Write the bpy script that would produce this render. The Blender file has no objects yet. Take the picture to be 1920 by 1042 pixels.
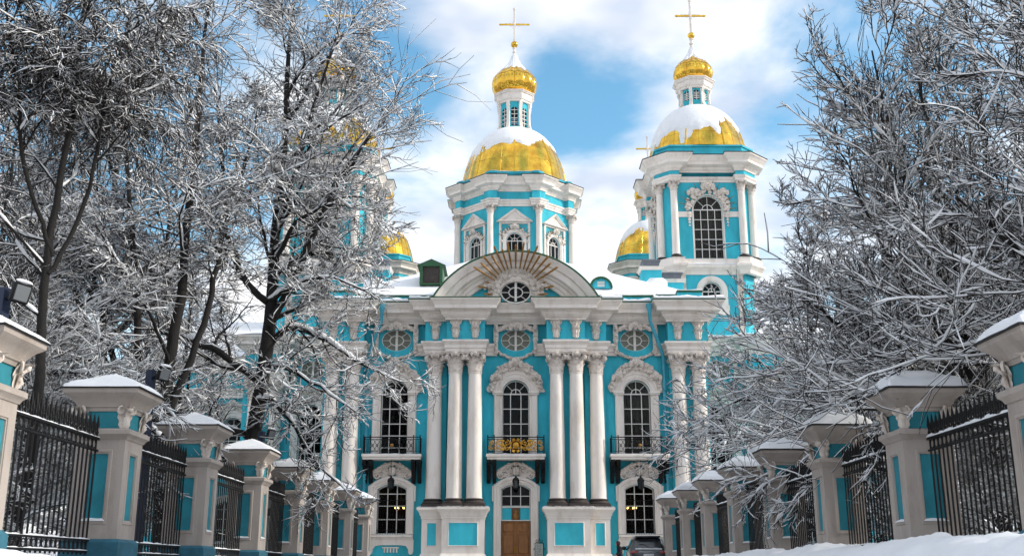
import bpy, bmesh, math, random
import numpy as np
from mathutils import Vector, Matrix
from mathutils.geometry import tessellate_polygon
from mathutils import noise as mnoise

PI = math.pi
R = math.radians
sc = bpy.context.scene
COL = sc.collection

# ------------------------------------------------------------------ camera, sky, sun, exposure
FPX = 2000.0                                   # focal length in pixels of the 1920 px wide photograph
PITCH = math.atan(548 / FPX)
cam_d = bpy.data.cameras.new('camera')
cam_d.sensor_width = 36.0
cam_d.lens = 36.0 * FPX / 1920.0
cam_d.clip_end = 3000
cam = bpy.data.objects.new('camera', cam_d)
COL.objects.link(cam)
cam.location = (-0.24, 0, 0.03)
cam.rotation_euler = (PI / 2 + PITCH, 0, 0)
sc.camera = cam

SUN_EL, SUN_AZ = R(26), R(84)                  # azimuth measured from "behind the camera" towards the right
sun_dir = Vector((math.sin(SUN_AZ) * math.cos(SUN_EL), -math.cos(SUN_AZ) * math.cos(SUN_EL), math.sin(SUN_EL)))
sun_d = bpy.data.lights.new('sun', 'SUN')
sun_d.energy = 2.0
sun_d.angle = R(6)
sun_d.color = (1.0, 0.93, 0.82)
sun = bpy.data.objects.new('sun', sun_d)
COL.objects.link(sun)
sun.rotation_euler = (-sun_dir).to_track_quat('-Z', 'Y').to_euler()
sun.location = (60, -20, 60)

world = bpy.data.worlds.new('World')
sc.world = world
world.use_nodes = True
wn, wl = world.node_tree.nodes, world.node_tree.links
wn.clear()
w_out = wn.new('ShaderNodeOutputWorld')
w_bg = wn.new('ShaderNodeBackground')
w_bg.inputs['Strength'].default_value = 0.1
w_sky = wn.new('ShaderNodeTexSky')
w_sky.sky_type = 'NISHITA'
w_sky.sun_disc = False
w_sky.sun_elevation = SUN_EL
w_sky.sun_rotation = math.atan2(sun_dir.x, sun_dir.y)
w_sky.air_density = 1.2
w_sky.dust_density = 0.3
w_sky.ozone_density = 2.5
w_tc = wn.new('ShaderNodeTexCoord')


def wmath(op, a, b=None, c=None, clamp=False):
    n = wn.new('ShaderNodeMath')
    n.operation = op
    n.use_clamp = clamp
    for i, v in enumerate((a, b, c)):
        if v is None:
            continue
        if isinstance(v, (int, float)):
            n.inputs[i].default_value = v
        else:
            wl.new(v, n.inputs[i])
    return n.outputs[0]


w_sep = wn.new('ShaderNodeSeparateXYZ')
wl.new(w_tc.outputs['Generated'], w_sep.inputs[0])
w_den = wmath('ADD', wmath('MAXIMUM', w_sep.outputs[2], 0.0), 0.22)     # cloud deck seen in perspective
w_com = wn.new('ShaderNodeCombineXYZ')
wl.new(wmath('DIVIDE', w_sep.outputs[0], w_den), w_com.inputs[0])
wl.new(wmath('DIVIDE', w_sep.outputs[1], w_den), w_com.inputs[1])
w_n1 = wn.new('ShaderNodeTexNoise')
w_n1.inputs['Scale'].default_value = 2.6
w_n1.inputs['Detail'].default_value = 6.0
w_n1.inputs['Roughness'].default_value = 0.55
w_n1.inputs['Distortion'].default_value = 0.25
w_map = wn.new('ShaderNodeMapping')
w_map.inputs['Location'].default_value = (3.4, 1.7, 0.0)
wl.new(w_com.outputs[0], w_map.inputs[0])
wl.new(w_map.outputs[0], w_n1.inputs[0])


def pix_dir(px, py):
    v = Vector(((px - 960) / FPX, 1.0, (521 - py) / FPX))
    c, s = math.cos(PITCH), math.sin(PITCH)
    return Vector((v.x, c - v.z * s, s + v.z * c)).normalized()


cover = w_n1.outputs[0]
w_hz = wn.new('ShaderNodeMapRange')              # cloud thickens towards the horizon
w_hz.inputs['From Min'].default_value = 0.45
w_hz.inputs['From Max'].default_value = 0.0
w_hz.inputs['To Max'].default_value = 0.30
wl.new(w_sep.outputs[2], w_hz.inputs['Value'])
cover = wmath('ADD', wmath('MULTIPLY', wmath('ADD', cover, -0.5), 1.7), wmath('ADD', w_hz.outputs[0], 0.60))
for (px, py, rad, amt) in (
        (750, 170, 0.062, -0.46), (690, 110, 0.035, -0.22), (1095, 200, 0.06, -0.42), (1020, 120, 0.03, -0.20), (1000, 230, 0.03, -0.14), (1425, 240, 0.04, -0.20),
        (230, 300, 0.15, -0.52), (60, 450, 0.14, -0.30), (1700, 240, 0.12, -0.32), (1860, 420, 0.10, -0.2)):
    d = pix_dir(px, py)
    dist = wn.new('ShaderNodeVectorMath')
    dist.operation = 'DISTANCE'
    wl.new(w_tc.outputs['Generated'], dist.inputs[0])
    dist.inputs[1].default_value = d
    g = wmath('POWER', 2.718, wmath('MULTIPLY', wmath('POWER', wmath('DIVIDE', dist.outputs['Value'], rad), 2.0), -1.0))
    cover = wmath('ADD', cover, wmath('MULTIPLY', g, amt))
w_ramp = wn.new('ShaderNodeMapRange')
w_ramp.interpolation_type = 'SMOOTHSTEP'
w_ramp.inputs['From Min'].default_value = 0.24
w_ramp.inputs['From Max'].default_value = 0.72
wl.new(cover, w_ramp.inputs['Value'])
w_n2 = wn.new('ShaderNodeTexNoise')
w_n2.inputs['Scale'].default_value = 5.0
w_n2.inputs['Detail'].default_value = 3.0
wl.new(w_map.outputs[0], w_n2.inputs[0])
w_cr = wn.new('ShaderNodeMix')
w_cr.data_type = 'RGBA'
w_cr.inputs['A'].default_value = (4.1, 4.6, 5.5, 1)
w_cr.inputs['B'].default_value = (6.9, 6.9, 7.0, 1)
w_r2 = wn.new('ShaderNodeMapRange')
w_r2.inputs['From Min'].default_value = 0.35
w_r2.inputs['From Max'].default_value = 0.6
wl.new(w_n2.outputs[0], w_r2.inputs['Value'])
wl.new(w_r2.outputs[0], w_cr.inputs['Factor'])
w_gain = wn.new('ShaderNodeMix')
w_gain.data_type = 'RGBA'
w_gain.blend_type = 'MULTIPLY'
w_gain.inputs['Factor'].default_value = 1.0
w_gain.inputs['B'].default_value = (0.95, 1.35, 1.35, 1)
wl.new(w_sky.outputs[0], w_gain.inputs['A'])
w_mix = wn.new('ShaderNodeMix')
w_mix.data_type = 'RGBA'
wl.new(w_ramp.outputs[0], w_mix.inputs['Factor'])
wl.new(w_gain.outputs['Result'], w_mix.inputs['A'])
wl.new(w_cr.outputs['Result'], w_mix.inputs['B'])
wl.new(w_mix.outputs['Result'], w_bg.inputs['Color'])
wl.new(w_bg.outputs[0], w_out.inputs[0])

world.cycles.sampling_method = 'MANUAL'
world.cycles.sample_map_resolution = 256
sc.view_settings.view_transform = 'Standard'
sc.view_settings.look = 'None'
sc.view_settings.exposure = 0.84
sc.view_settings.gamma = 1.0
sc.view_settings.use_curve_mapping = False
sc.render.engine = 'CYCLES'
sc.cycles.use_denoising = True
sc.cycles.use_adaptive_sampling = True
sc.cycles.adaptive_threshold = 0.03
sc.cycles.debug_use_spatial_splits = True
sc.cycles.max_bounces = 5
sc.cycles.diffuse_bounces = 2
sc.cycles.glossy_bounces = 3
sc.cycles.transparent_max_bounces = 6
sc.cycles.sample_clamp_indirect = 6.0

# ------------------------------------------------------------------ materials
MATS = {}
SOOT = [(-2.12, 66.95, 6.0), (2.12, 66.95, 6.0), (5.62, 67.4, 5.9), (-5.62, 67.4, 5.9)]      # smoke stains on columns beside the balconies


def mat(name, col, rough=0.7, metal=0.0, var=0.0, vscale=3.0, bump=0.0, bscale=20.0, dirt=None, spec=0.5, coat=0.0,
        streak=False):
    m = bpy.data.materials.new(name)
    m.use_nodes = True
    nt = m.node_tree
    b = nt.nodes['Principled BSDF']
    b.inputs['Base Color'].default_value = (*col, 1)
    b.inputs['Roughness'].default_value = rough
    b.inputs['Metallic'].default_value = metal
    b.inputs['Specular IOR Level'].default_value = spec
    if coat:
        b.inputs['Coat Weight'].default_value = coat
    tc = nt.nodes.new('ShaderNodeTexCoord')
    geo = nt.nodes.new('ShaderNodeNewGeometry')
    if var or dirt:
        n = nt.nodes.new('ShaderNodeTexNoise')
        n.inputs['Scale'].default_value = vscale
        n.inputs['Detail'].default_value = 4
        n.inputs['Roughness'].default_value = 0.65
        if streak:
            mp = nt.nodes.new('ShaderNodeMapping')
            mp.inputs['Scale'].default_value = (1.0, 1.0, 0.28)
            nt.links.new(geo.outputs['Position'], mp.inputs[0])
            nt.links.new(mp.outputs[0], n.inputs[0])
        else:
            nt.links.new(geo.outputs['Position'], n.inputs[0])
        rp = nt.nodes.new('ShaderNodeValToRGB')
        lo = dirt if dirt else tuple(max(0, c * (1 - var)) for c in col)
        hi = col if dirt else tuple(min(1, c * (1 + var * 0.6)) for c in col)
        rp.color_ramp.elements[0].position = 0.28 if dirt else 0.3
        rp.color_ramp.elements[1].position = 0.52 if dirt else 0.7
        rp.color_ramp.elements[0].color = (*lo, 1)
        rp.color_ramp.elements[1].color = (*hi, 1)
        nt.links.new(n.outputs[0], rp.inputs[0])
        nt.links.new(rp.outputs[0], b.inputs['Base Color'])
        if name == 'white_stucco':
            src = rp.outputs[0]
            for q in SOOT:
                vm = nt.nodes.new('ShaderNodeVectorMath')
                vm.operation = 'SUBTRACT'
                nt.links.new(geo.outputs['Position'], vm.inputs[0])
                vm.inputs[1].default_value = q
                vs_ = nt.nodes.new('ShaderNodeVectorMath')
                vs_.operation = 'MULTIPLY'
                nt.links.new(vm.outputs[0], vs_.inputs[0])
                vs_.inputs[1].default_value = (2.6, 1.6, 0.62)
                ln = nt.nodes.new('ShaderNodeVectorMath')
                ln.operation = 'LENGTH'
                nt.links.new(vs_.outputs[0], ln.inputs[0])
                mr = nt.nodes.new('ShaderNodeMapRange')
                mr.interpolation_type = 'SMOOTHSTEP'
                mr.inputs['From Min'].default_value = 1.05
                mr.inputs['From Max'].default_value = 0.05
                mr.inputs['To Max'].default_value = 0.8
                nt.links.new(ln.outputs['Value'], mr.inputs['Value'])
                mx_ = nt.nodes.new('ShaderNodeMix')
                mx_.data_type = 'RGBA'
                nt.links.new(mr.outputs[0], mx_.inputs['Factor'])
                nt.links.new(src, mx_.inputs['A'])
                mx_.inputs['B'].default_value = (0.05, 0.045, 0.04, 1)
                src = mx_.outputs['Result']
            nt.links.new(src, b.inputs['Base Color'])
    if bump:
        n2 = nt.nodes.new('ShaderNodeTexNoise')
        n2.inputs['Scale'].default_value = bscale
        n2.inputs['Detail'].default_value = 2
        nt.links.new(geo.outputs['Position'], n2.inputs[0])
        bp = nt.nodes.new('ShaderNodeBump')
        bp.inputs['Strength'].default_value = bump
        bp.inputs['Distance'].default_value = 0.02
        nt.links.new(n2.outputs[0], bp.inputs['Height'])
        nt.links.new(bp.outputs[0], b.inputs['Normal'])
    MATS[name] = m
    return m


mat('white_stucco', (0.87, 0.80, 0.735), 0.85, vscale=1.3, dirt=(0.68, 0.595, 0.52), bump=0.15, bscale=30, streak=True)
mat('turquoise_stucco', (0.045, 0.51, 0.635), 0.85, var=0.24, vscale=1.1, bump=0.15, bscale=30, streak=True)
mat('relief_stucco', (0.78, 0.70, 0.63), 0.9, vscale=6, dirt=(0.48, 0.40, 0.34), bump=0.3, bscale=14)
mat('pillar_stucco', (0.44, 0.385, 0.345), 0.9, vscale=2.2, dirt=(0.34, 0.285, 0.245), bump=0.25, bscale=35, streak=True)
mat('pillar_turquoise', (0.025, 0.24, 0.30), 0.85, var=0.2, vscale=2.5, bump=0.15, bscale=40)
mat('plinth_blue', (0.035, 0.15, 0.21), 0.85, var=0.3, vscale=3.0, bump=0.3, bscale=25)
mat('gold', (1.0, 0.53, 0.075), 0.17, 1.0, var=0.38, vscale=1.1, bump=0.3, bscale=3.2)
mat('aged_gold', (0.34, 0.175, 0.045), 0.45, 0.5, var=0.3, vscale=5)
mat('snow', (0.86, 0.87, 0.89), 0.75, var=0.03, vscale=2, bump=0.5, bscale=9, spec=0.2)
mat('trodden_snow', (0.40, 0.39, 0.38), 0.9, var=0.25, vscale=0.7, bump=0.5, bscale=6, spec=0.2)
mat('iron', (0.010, 0.010, 0.011), 0.6, 0.0, var=0.3, vscale=12, spec=0.25)
mat('iron_gold', (0.62, 0.33, 0.05), 0.35, 0.9, var=0.3, vscale=9)
mat('green_metal', (0.012, 0.085, 0.03), 0.5, 0.0, var=0.3, vscale=2)
mat('grey_metal', (0.17, 0.19, 0.22), 0.45, 0.4, var=0.2, vscale=3)
mat('dark_eave', (0.035, 0.035, 0.035), 0.6, 0.2, var=0.3)
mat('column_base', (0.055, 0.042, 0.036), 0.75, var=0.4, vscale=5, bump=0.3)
mat('window_paint', (0.76, 0.73, 0.68), 0.6, var=0.12, vscale=4)
mat('oval_board', (0.20, 0.21, 0.17), 0.8, var=0.15, vscale=2)
mat('curtain_or_backing', (0.52, 0.48, 0.40), 0.9, var=0.2, vscale=1.5)
mat('unlit_interior', (0.03, 0.026, 0.022), 0.9)  # near-black colour stands for the unlit inside of the church
mat('door_wood', (0.30, 0.125, 0.035), 0.5, var=0.35, vscale=4, streak=True, bump=0.2)
mat('icon_brown', (0.16, 0.075, 0.03), 0.6, var=0.5, vscale=9)
mat('bark', (0.013, 0.011, 0.010), 0.9, var=0.45, vscale=6, bump=0.9, bscale=30)
mat('twig_bark', (0.022, 0.017, 0.014), 0.9)
mat('car_paint', (0.055, 0.06, 0.065), 0.3, 0.6, coat=0.6)
mat('car_plastic', (0.015, 0.015, 0.016), 0.6)
mat('car_glass', (0.02, 0.023, 0.026), 0.06, spec=0.8)
mat('tail_light', (0.28, 0.015, 0.012), 0.2, coat=0.5)
mat('tyre', (0.015, 0.015, 0.015), 0.85)
mat('chrome', (0.6, 0.6, 0.62), 0.2, 1.0)
mat('plate_white', (0.7, 0.7, 0.7), 0.5)
mat('dark_cloth', (0.012, 0.013, 0.017), 0.9, var=0.3, vscale=10, bump=0.3)
mat('hood_cloth', (0.05, 0.02, 0.022), 0.9, var=0.3, vscale=10)
mat('skin', (0.55, 0.33, 0.24), 0.6)
mat('post_blue', (0.008, 0.018, 0.05), 0.4, 0.2)
mat('lamp_glass', (0.16, 0.17, 0.18), 0.15, spec=0.6)
mat('pipe_blue', (0.05, 0.36, 0.48), 0.5, var=0.2, vscale=2)
mat('board_white', (0.40, 0.45, 0.42), 0.6, var=0.3, vscale=14)


def glass_mat(name, tint, keep):
    m = bpy.data.materials.new(name)
    m.use_nodes = True
    nt = m.node_tree
    nt.nodes.clear()
    o = nt.nodes.new('ShaderNodeOutputMaterial')
    mx = nt.nodes.new('ShaderNodeMixShader')
    tr = nt.nodes.new('ShaderNodeBsdfTransparent')
    tr.inputs[0].default_value = (*tint, 1)
    gl = nt.nodes.new('ShaderNodeBsdfGlossy')
    gl.inputs['Roughness'].default_value = 0.04
    gl.inputs['Color'].default_value = (0.9, 0.92, 0.95, 1)
    fr = nt.nodes.new('ShaderNodeFresnel')
    fr.inputs[0].default_value = keep
    geo = nt.nodes.new('ShaderNodeNewGeometry')
    n2 = nt.nodes.new('ShaderNodeTexNoise')
    n2.inputs['Scale'].default_value = 1.6
    nt.links.new(geo.outputs['Position'], n2.inputs[0])
    bp = nt.nodes.new('ShaderNodeBump')
    bp.inputs['Strength'].default_value = 0.35
    bp.inputs['Distance'].default_value = 0.03
    nt.links.new(n2.outputs[0], bp.inputs['Height'])
    nt.links.new(bp.outputs[0], gl.inputs['Normal'])
    nt.links.new(fr.outputs[0], mx.inputs[0])
    nt.links.new(tr.outputs[0], mx.inputs[1])
    nt.links.new(gl.outputs[0], mx.inputs[2])
    nt.links.new(mx.outputs[0], o.inputs[0])
    MATS[name] = m


glass_mat('glass', (0.55, 0.56, 0.56), 1.22)
bulb = bpy.data.materials.new('bulb')
bulb.use_nodes = True
bulb.node_tree.nodes['Principled BSDF'].inputs['Emission Color'].default_value = (1.0, 0.55, 0.15, 1)
bulb.node_tree.nodes['Principled BSDF'].inputs['Emission Strength'].default_value = 18
MATS['bulb'] = bulb

# ------------------------------------------------------------------ mesh helpers
_ICO = {}


def ico(sub):
    if sub not in _ICO:
        b = bmesh.new()
        bmesh.ops.create_icosphere(b, subdivisions=sub, radius=1.0)
        b.verts.ensure_lookup_table()
        _ICO[sub] = ([v.co.copy() for v in b.verts], [[v.index for v in f.verts] for f in b.faces])
        b.free()
    return _ICO[sub]


class MB:
    def __init__(s):
        s.v, s.f = [], []

    def add(s, vs, fs):
        o = len(s.v)
        s.v.extend(tuple(p) for p in vs)
        s.f.extend(tuple(i + o for i in q) for q in fs)
        return s

    def box(s, x0, x1, y0, y1, z0, z1, M=None):
        vs = [Vector((x, y, z)) for z in (z0, z1) for y in (y0, y1) for x in (x0, x1)]
        if M is not None:
            vs = [M @ p for p in vs]
        return s.add(vs, [(0, 2, 3, 1), (4, 5, 7, 6), (0, 1, 5, 4), (2, 6, 7, 3), (0, 4, 6, 2), (1, 3, 7, 5)])

    def bbox(s, x0, x1, y0, y1, z0, z1, b=0.02):
        """box with chamfered edges"""
        xs = (x0, x0 + b, x1 - b, x1)
        bm = bmesh.new()
        bmesh.ops.create_cube(bm, size=1.0)
        for v in bm.verts:
            v.co = Vector(((x0 + x1) / 2 + v.co.x * (x1 - x0), (y0 + y1) / 2 + v.co.y * (y1 - y0), (z0 + z1) / 2 + v.co.z * (z1 - z0)))
        bmesh.ops.bevel(bm, geom=bm.edges[:], offset=b, segments=1, affect='EDGES')
        bm.verts.index_update()
        s.add([v.co.copy() for v in bm.verts], [[v.index for v in f.verts] for f in bm.faces])
        bm.free()
        return s

    def prism(s, loops, y0, y1):
        """loops of (x,z); the first is the outline, the others holes; extruded from y0 (front) to y1"""
        tri = tessellate_polygon([[Vector((x, z, 0)) for x, z in lp] for lp in loops])
        flat = [p for lp in loops for p in lp]
        n = len(flat)
        vs = [(x, y0, z) for x, z in flat] + [(x, y1, z) for x, z in flat]
        fs = [tuple(t) for t in tri] + [tuple(i + n for i in reversed(t)) for t in tri]
        o = 0
        for lp in loops:
            m = len(lp)
            for i in range(m):
                a, b = o + i, o + (i + 1) % m
                fs.append((a, b, b + n, a + n))
            o += m
        return s.add(vs, fs)

    def lathe(s, prof, n=16, c=(0, 0, 0), a0=0.0, lobe=None):
        vs, fs = [], []
        for (r, z) in prof:
            for i in range(n):
                a = a0 + 2 * PI * i / n
                k = lobe(a, z) if lobe else 1.0
                vs.append((c[0] + r * k * math.cos(a), c[1] + r * k * math.sin(a), c[2] + z))
        for j in range(len(prof) - 1):
            for i in range(n):
                k = (i + 1) % n
                fs.append((j * n + i, j * n + k, (j + 1) * n + k, (j + 1) * n + i))
        if prof[0][0] > 1e-4:
            fs.append(tuple(range(n - 1, -1, -1)))
        if prof[-1][0] > 1e-4:
            fs.append(tuple(range((len(prof) - 1) * n, len(prof) * n)))
        return s.add(vs, fs)

    def sweep(s, path, prof, closed=False, mirror=False):
        """profile (out, z) swept along a plan path; out is to the right of the path's direction"""
        n, m = len(path), len(prof)
        P = [Vector(p) for p in path]
        vs, fs = [], []
        for i in range(n):
            if closed or 0 < i < n - 1:
                da = (P[i] - P[i - 1]).normalized()
                db = (P[(i + 1) % n] - P[i]).normalized()
            elif i == 0:
                da = db = (P[1] - P[0]).normalized()
            else:
                da = db = (P[-1] - P[-2]).normalized()
            na, nb = Vector((da.y, -da.x)), Vector((db.y, -db.x))
            mt = (na + nb) / max(0.2, 1 + na.dot(nb))
            for (o, z) in prof:
                vs.append((P[i].x + mt.x * o, P[i].y + mt.y * o, z))
        for i in range(n if closed else n - 1):
            k = (i + 1) % n
            for j in range(m - 1):
                fs.append((i * m + j, k * m + j, k * m + j + 1, i * m + j + 1))
        if not closed:
            fs.append(tuple(range(m - 1, -1, -1)))
            fs.append(tuple((n - 1) * m + j for j in range(m)))
        return s.add(vs, fs)

    def sweep_xz(s, path, prof, closed=False, y=0.0):
        """profile (off, depth) along an outline in the xz plane; off to the left of the direction, depth towards -y"""
        n, m = len(path), len(prof)
        P = [Vector(p) for p in path]
        vs, fs = [], []
        for i in range(n):
            if closed or 0 < i < n - 1:
                da = (P[i] - P[i - 1]).normalized()
                db = (P[(i + 1) % n] - P[i]).normalized()
            elif i == 0:
                da = db = (P[1] - P[0]).normalized()
            else:
                da = db = (P[-1] - P[-2]).normalized()
            na, nb = Vector((-da.y, da.x)), Vector((-db.y, db.x))
            mt = (na + nb) / max(0.25, 1 + na.dot(nb))
            for (o, d) in prof:
                vs.append((P[i].x + mt.x * o, y - d, P[i].y + mt.y * o))
        for i in range(n if closed else n - 1):
            k = (i + 1) % n
            for j in range(m - 1):
                fs.append((i * m + j, k * m + j, k * m + j + 1, i * m + j + 1))
        if not closed:
            fs.append(tuple(range(m - 1, -1, -1)))
            fs.append(tuple((n - 1) * m + j for j in range(m)))
        return s.add(vs, fs)

    def tube(s, pts, rad, n=6, cap=True):
        P = [Vector(p) for p in pts]
        if not isinstance(rad, (list, tuple)):
            rad = [rad] * len(P)
        vs, fs = [], []
        u = None
        for i, p in enumerate(P):
            t = (P[min(i + 1, len(P) - 1)] - P[max(i - 1, 0)]).normalized()
            if u is None:
                ref = Vector((0, 0, 1)) if abs(t.z) < 0.9 else Vector((1, 0, 0))
                u = t.cross(ref).normalized()
            else:
                u = (u - t * u.dot(t)).normalized()
            w = t.cross(u)
            for k in range(n):
                a = 2 * PI * k / n
                vs.append(p + (u * math.cos(a) + w * math.sin(a)) * rad[i])
        for i in range(len(P) - 1):
            for k in range(n):
                q = (k + 1) % n
                fs.append((i * n + k, i * n + q, (i + 1) * n + q, (i + 1) * n + k))
        if cap:
            fs.append(tuple(range(n - 1, -1, -1)))
            fs.append(tuple((len(P) - 1) * n + k for k in range(n)))
        return s.add(vs, fs)

    def blob(s, c, r, sc_=(1, 1, 1), sub=1, M=None):
        vs, fs = ico(sub)
        q = [Vector((v.x * r * sc_[0], v.y * r * sc_[1], v.z * r * sc_[2])) for v in vs]
        if M is not None:
            q = [M @ p for p in q]
        return s.add([p + Vector(c) for p in q], fs)

    def ext(s, o, M):
        return s.add([M @ Vector(p) for p in o.v], o.f)

    def mesh(s, name, material, smooth=True, angle=38, fix=True):
        me = bpy.data.meshes.new(name)
        me.from_pydata(s.v, [], s.f)
        if fix:
            b = bmesh.new()
            b.from_mesh(me)
            bmesh.ops.recalc_face_normals(b, faces=b.faces[:])
            b.to_mesh(me)
            b.free()
        if smooth:
            me.polygons.foreach_set('use_smooth', [True] * len(me.polygons))
            me.set_sharp_from_angle(angle=R(angle))
        me.materials.append(MATS[material])
        return me

    def build(s, name, material, parent=None, loc=(0, 0, 0), rz=0.0, **kw):
        return obj(name, s.mesh(name, material, **kw), parent, loc, rz)


def obj(name, me, parent=None, loc=(0, 0, 0), rz=0.0):
    o = bpy.data.objects.new(name, me)
    COL.objects.link(o)
    o.location = loc
    o.rotation_euler = (0, 0, rz)
    o.parent = parent
    return o


def thing(name, label, cat, loc=(0, 0, 0), rz=0.0, group=None):
    o = obj(name, None, None, loc, rz)
    o.empty_display_size = 0.3
    return tag(o, label, cat, group)


def tag(o, label=None, cat=None, group=None, kind=None):
    for k, v in (('label', label), ('category', cat), ('group', group), ('kind', kind)):
        if v:
            o[k] = v
    return o


def copy_tree(o, parent=None):
    c = o.copy()
    COL.objects.link(c)
    c.parent = parent
    for ch in o.children:
        copy_tree(ch, c)
    return c


def arc(cx, cz, r, a0, a1, n):
    return [(cx + r * math.cos(a0 + (a1 - a0) * i / n), cz + r * math.sin(a0 + (a1 - a0) * i / n)) for i in range(n + 1)]


def ellipse(cx, cz, a, b, n=32):
    return [(cx + a * math.cos(2 * PI * i / n), cz + b * math.sin(2 * PI * i / n)) for i in range(n)]


def arched(cx, hw, z0, zs, n=14):
    """outline of a round-headed opening, counter-clockwise from the bottom left... bottom right up and over"""
    return [(cx - hw, z0), (cx + hw, z0)] + arc(cx, zs, hw, 0, PI, n)


def segmental(cx, hw, z0, zs, rise, n=10):
    r = (hw * hw + rise * rise) / (2 * rise)
    a = math.asin(hw / r)
    return [(cx - hw, z0), (cx + hw, z0)] + arc(cx, zs + rise - r, r, PI / 2 - a, PI / 2 + a, n)

# ------------------------------------------------------------------ ground and snow
rng = np.random.default_rng(7)
random.seed(7)


def ground_z(x, y):
    t = min(1.0, max(0.0, (y - 4.0) / 9.0))
    t = t * t * (3 - 2 * t)
    return -1.1 * (1 - t) + 0.05 * mnoise.noise(Vector((x * 0.2, y * 0.2, 0))) - 0.1


gv, gf = [], []
gx = [-900, -400, -150, -80, -50] + [i * 1.5 for i in range(-26, 27)] + [50, 80, 150, 400, 900]
gy = [-300, -100, -30] + [-6 + i * 1.5 for i in range(56)] + [85, 100, 130, 200, 400, 900, 1600]
for y in gy:
    for x in gx:
        gv.append((x, y, ground_z(x, y)))
w = len(gx)
for j in range(len(gy) - 1):
    for i in range(w - 1):
        gf.append((j * w + i, j * w + i + 1, (j + 1) * w + i + 1, (j + 1) * w + i))
tag(MB().add(gv, gf).build('ground', 'trodden_snow', fix=False), 'snow covered ground of the church yard', 'ground', kind='structure')


def snow_bank(name, x0, x1, y0, y1, h, label, seed):
    vs, fs = [], []
    nx, ny = 26, int((y1 - y0) * 5)
    for j in range(ny + 1):
        y = y0 + (y1 - y0) * j / ny
        for i in range(nx + 1):
            u = i / nx
            x = x0 + (x1 - x0) * u
            e = math.sin(PI * u) ** 0.6 * min(1, j / 6, (ny - j) / 6)
            k = 0.85 + 0.15 * mnoise.noise(Vector((x * 0.5, y * 0.35, seed))) + 0.09 * mnoise.noise(Vector((x * 1.7, y * 1.5, seed)))\
                + 0.08 * abs(mnoise.noise(Vector((x * 4.2, y * 4.2, seed)))) + 0.04 * mnoise.noise(Vector((x * 11, y * 11, seed)))
            hh = h(y) if callable(h) else h
            vs.append((x + 0.12 * mnoise.noise(Vector((y * 0.8, u, seed + 5))), y, ground_z(x, y) - 0.12 + e * (hh + 0.15) * k))
    for j in range(ny):
        for i in range(nx):
            a = j * (nx + 1) + i
            fs.append((a, a + 1, a + nx + 2, a + nx + 1))
    return tag(MB().add(vs, fs).build(name, 'snow', fix=False), label, 'snow bank', kind='structure')


snow_bank('snow_bank', 5.3, 7.6, 9, 54, 0.70, 'long lumpy bank of shovelled snow along the right hand fence', 3.1)
snow_bank('snow_bank', -8.1, -6.7, 9, 18.5, 0.36, 'low heap of snow at foot of the nearest left pillar', 8.7)

# ------------------------------------------------------------------ the cathedral (local y = 0 is the front wall)
church = thing('cathedral', 'turquoise and white baroque cathedral with snowy gilded domes and columned front', 'cathedral', (0, 68, 0))
MESH = {}


def panes_and_bars(kind, hw, z0, zs, cols, rows, rise=0.3, m=0.027, y=0.30):
    """returns (muntin MB, list of pane MBs); kind: round, segmental, rect"""
    bars, panes = MB(), []
    yb0, yb1 = y - 0.035, y + 0.05
    xs = [(-hw + 2 * hw * c) for c in cols]
    zt = zs if kind == 'round' else (zs + rise if kind == 'segmental' else zs)
    zr = [z0 + (zs - z0) * r for r in rows]
    # outer frame
    if kind == 'round':
        out = arched(0, hw, z0, zs, 18)
    elif kind == 'segmental':
        out = segmental(0, hw, z0, zs, rise)
    else:
        out = [(-hw, z0), (hw, z0), (hw, zs), (-hw, zs)]
    bars.sweep_xz(out, [(0.0, -yb1), (0.0, -yb0 + 0.02), (0.075, -yb0 + 0.02), (0.075, -yb1)], closed=True)
    # the segmental head is filled by the last row, whose panes follow the arch
    for x in xs[1:-1]:
        bars.box(x - m, x + m, yb0, yb1, z0, (zs if kind != 'segmental' else zs + rise * 0.9))
    for i, z in enumerate(zr[1:-1] + ([zs] if kind == 'round' else [])):
        mm = m * (1.6 if kind == 'round' and z == zs else 1.0)
        bars.box(-hw, hw, yb0 + 0.004, yb1 - 0.004, z - mm, z + mm)
    gy0, gy1 = y, y + 0.02

    def top(x):
        if kind != 'segmental':
            return zs
        r = (hw * hw + rise * rise) / (2 * rise)
        return zs + rise - r + math.sqrt(max(0, r * r - x * x))
    for a, b in zip(xs[:-1], xs[1:]):
        for j in range(len(zr) - 1):
            c, d = zr[j], zr[j + 1]
            if kind == 'segmental' and j == len(zr) - 2:
                poly = [(a, c), (b, c)] + [(b + (a - b) * k / 4, top(b + (a - b) * k / 4)) for k in range(5)]
            else:
                poly = [(a, c), (b, c), (b, d), (a, d)]
            panes.append(MB().prism([poly], gy0, gy1))
    if kind == 'round':
        ri = hw * 0.36
        bars.sweep_xz(arc(0, zs, ri, 0, PI, 12), [(-m, -yb1), (-m, -yb0), (m, -yb0), (m, -yb1)])
        for k in range(1, 4):
            a = PI * k / 4
            d = Vector((math.cos(a), 0, math.sin(a)))
            bars.tube([Vector((0, y + 0.005, zs)) + d * ri, Vector((0, y + 0.005, zs)) + d * hw], m, 4)
        bars.box(-m, m, yb0, yb1, zs, zs + ri)
        for k in range(4):
            a0, a1 = PI * k / 4, PI * (k + 1) / 4
            panes.append(MB().prism([arc(0, zs, hw, a0, a1, 5) + arc(0, zs, ri, a1, a0, 3)], gy0, gy1))
        for k in range(2):
            a0, a1 = PI * k / 2, PI * (k + 1) / 2
            panes.append(MB().prism([[(0, zs)] + arc(0, zs, ri, a0, a1, 5)], gy0, gy1))
    return bars, panes


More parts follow.
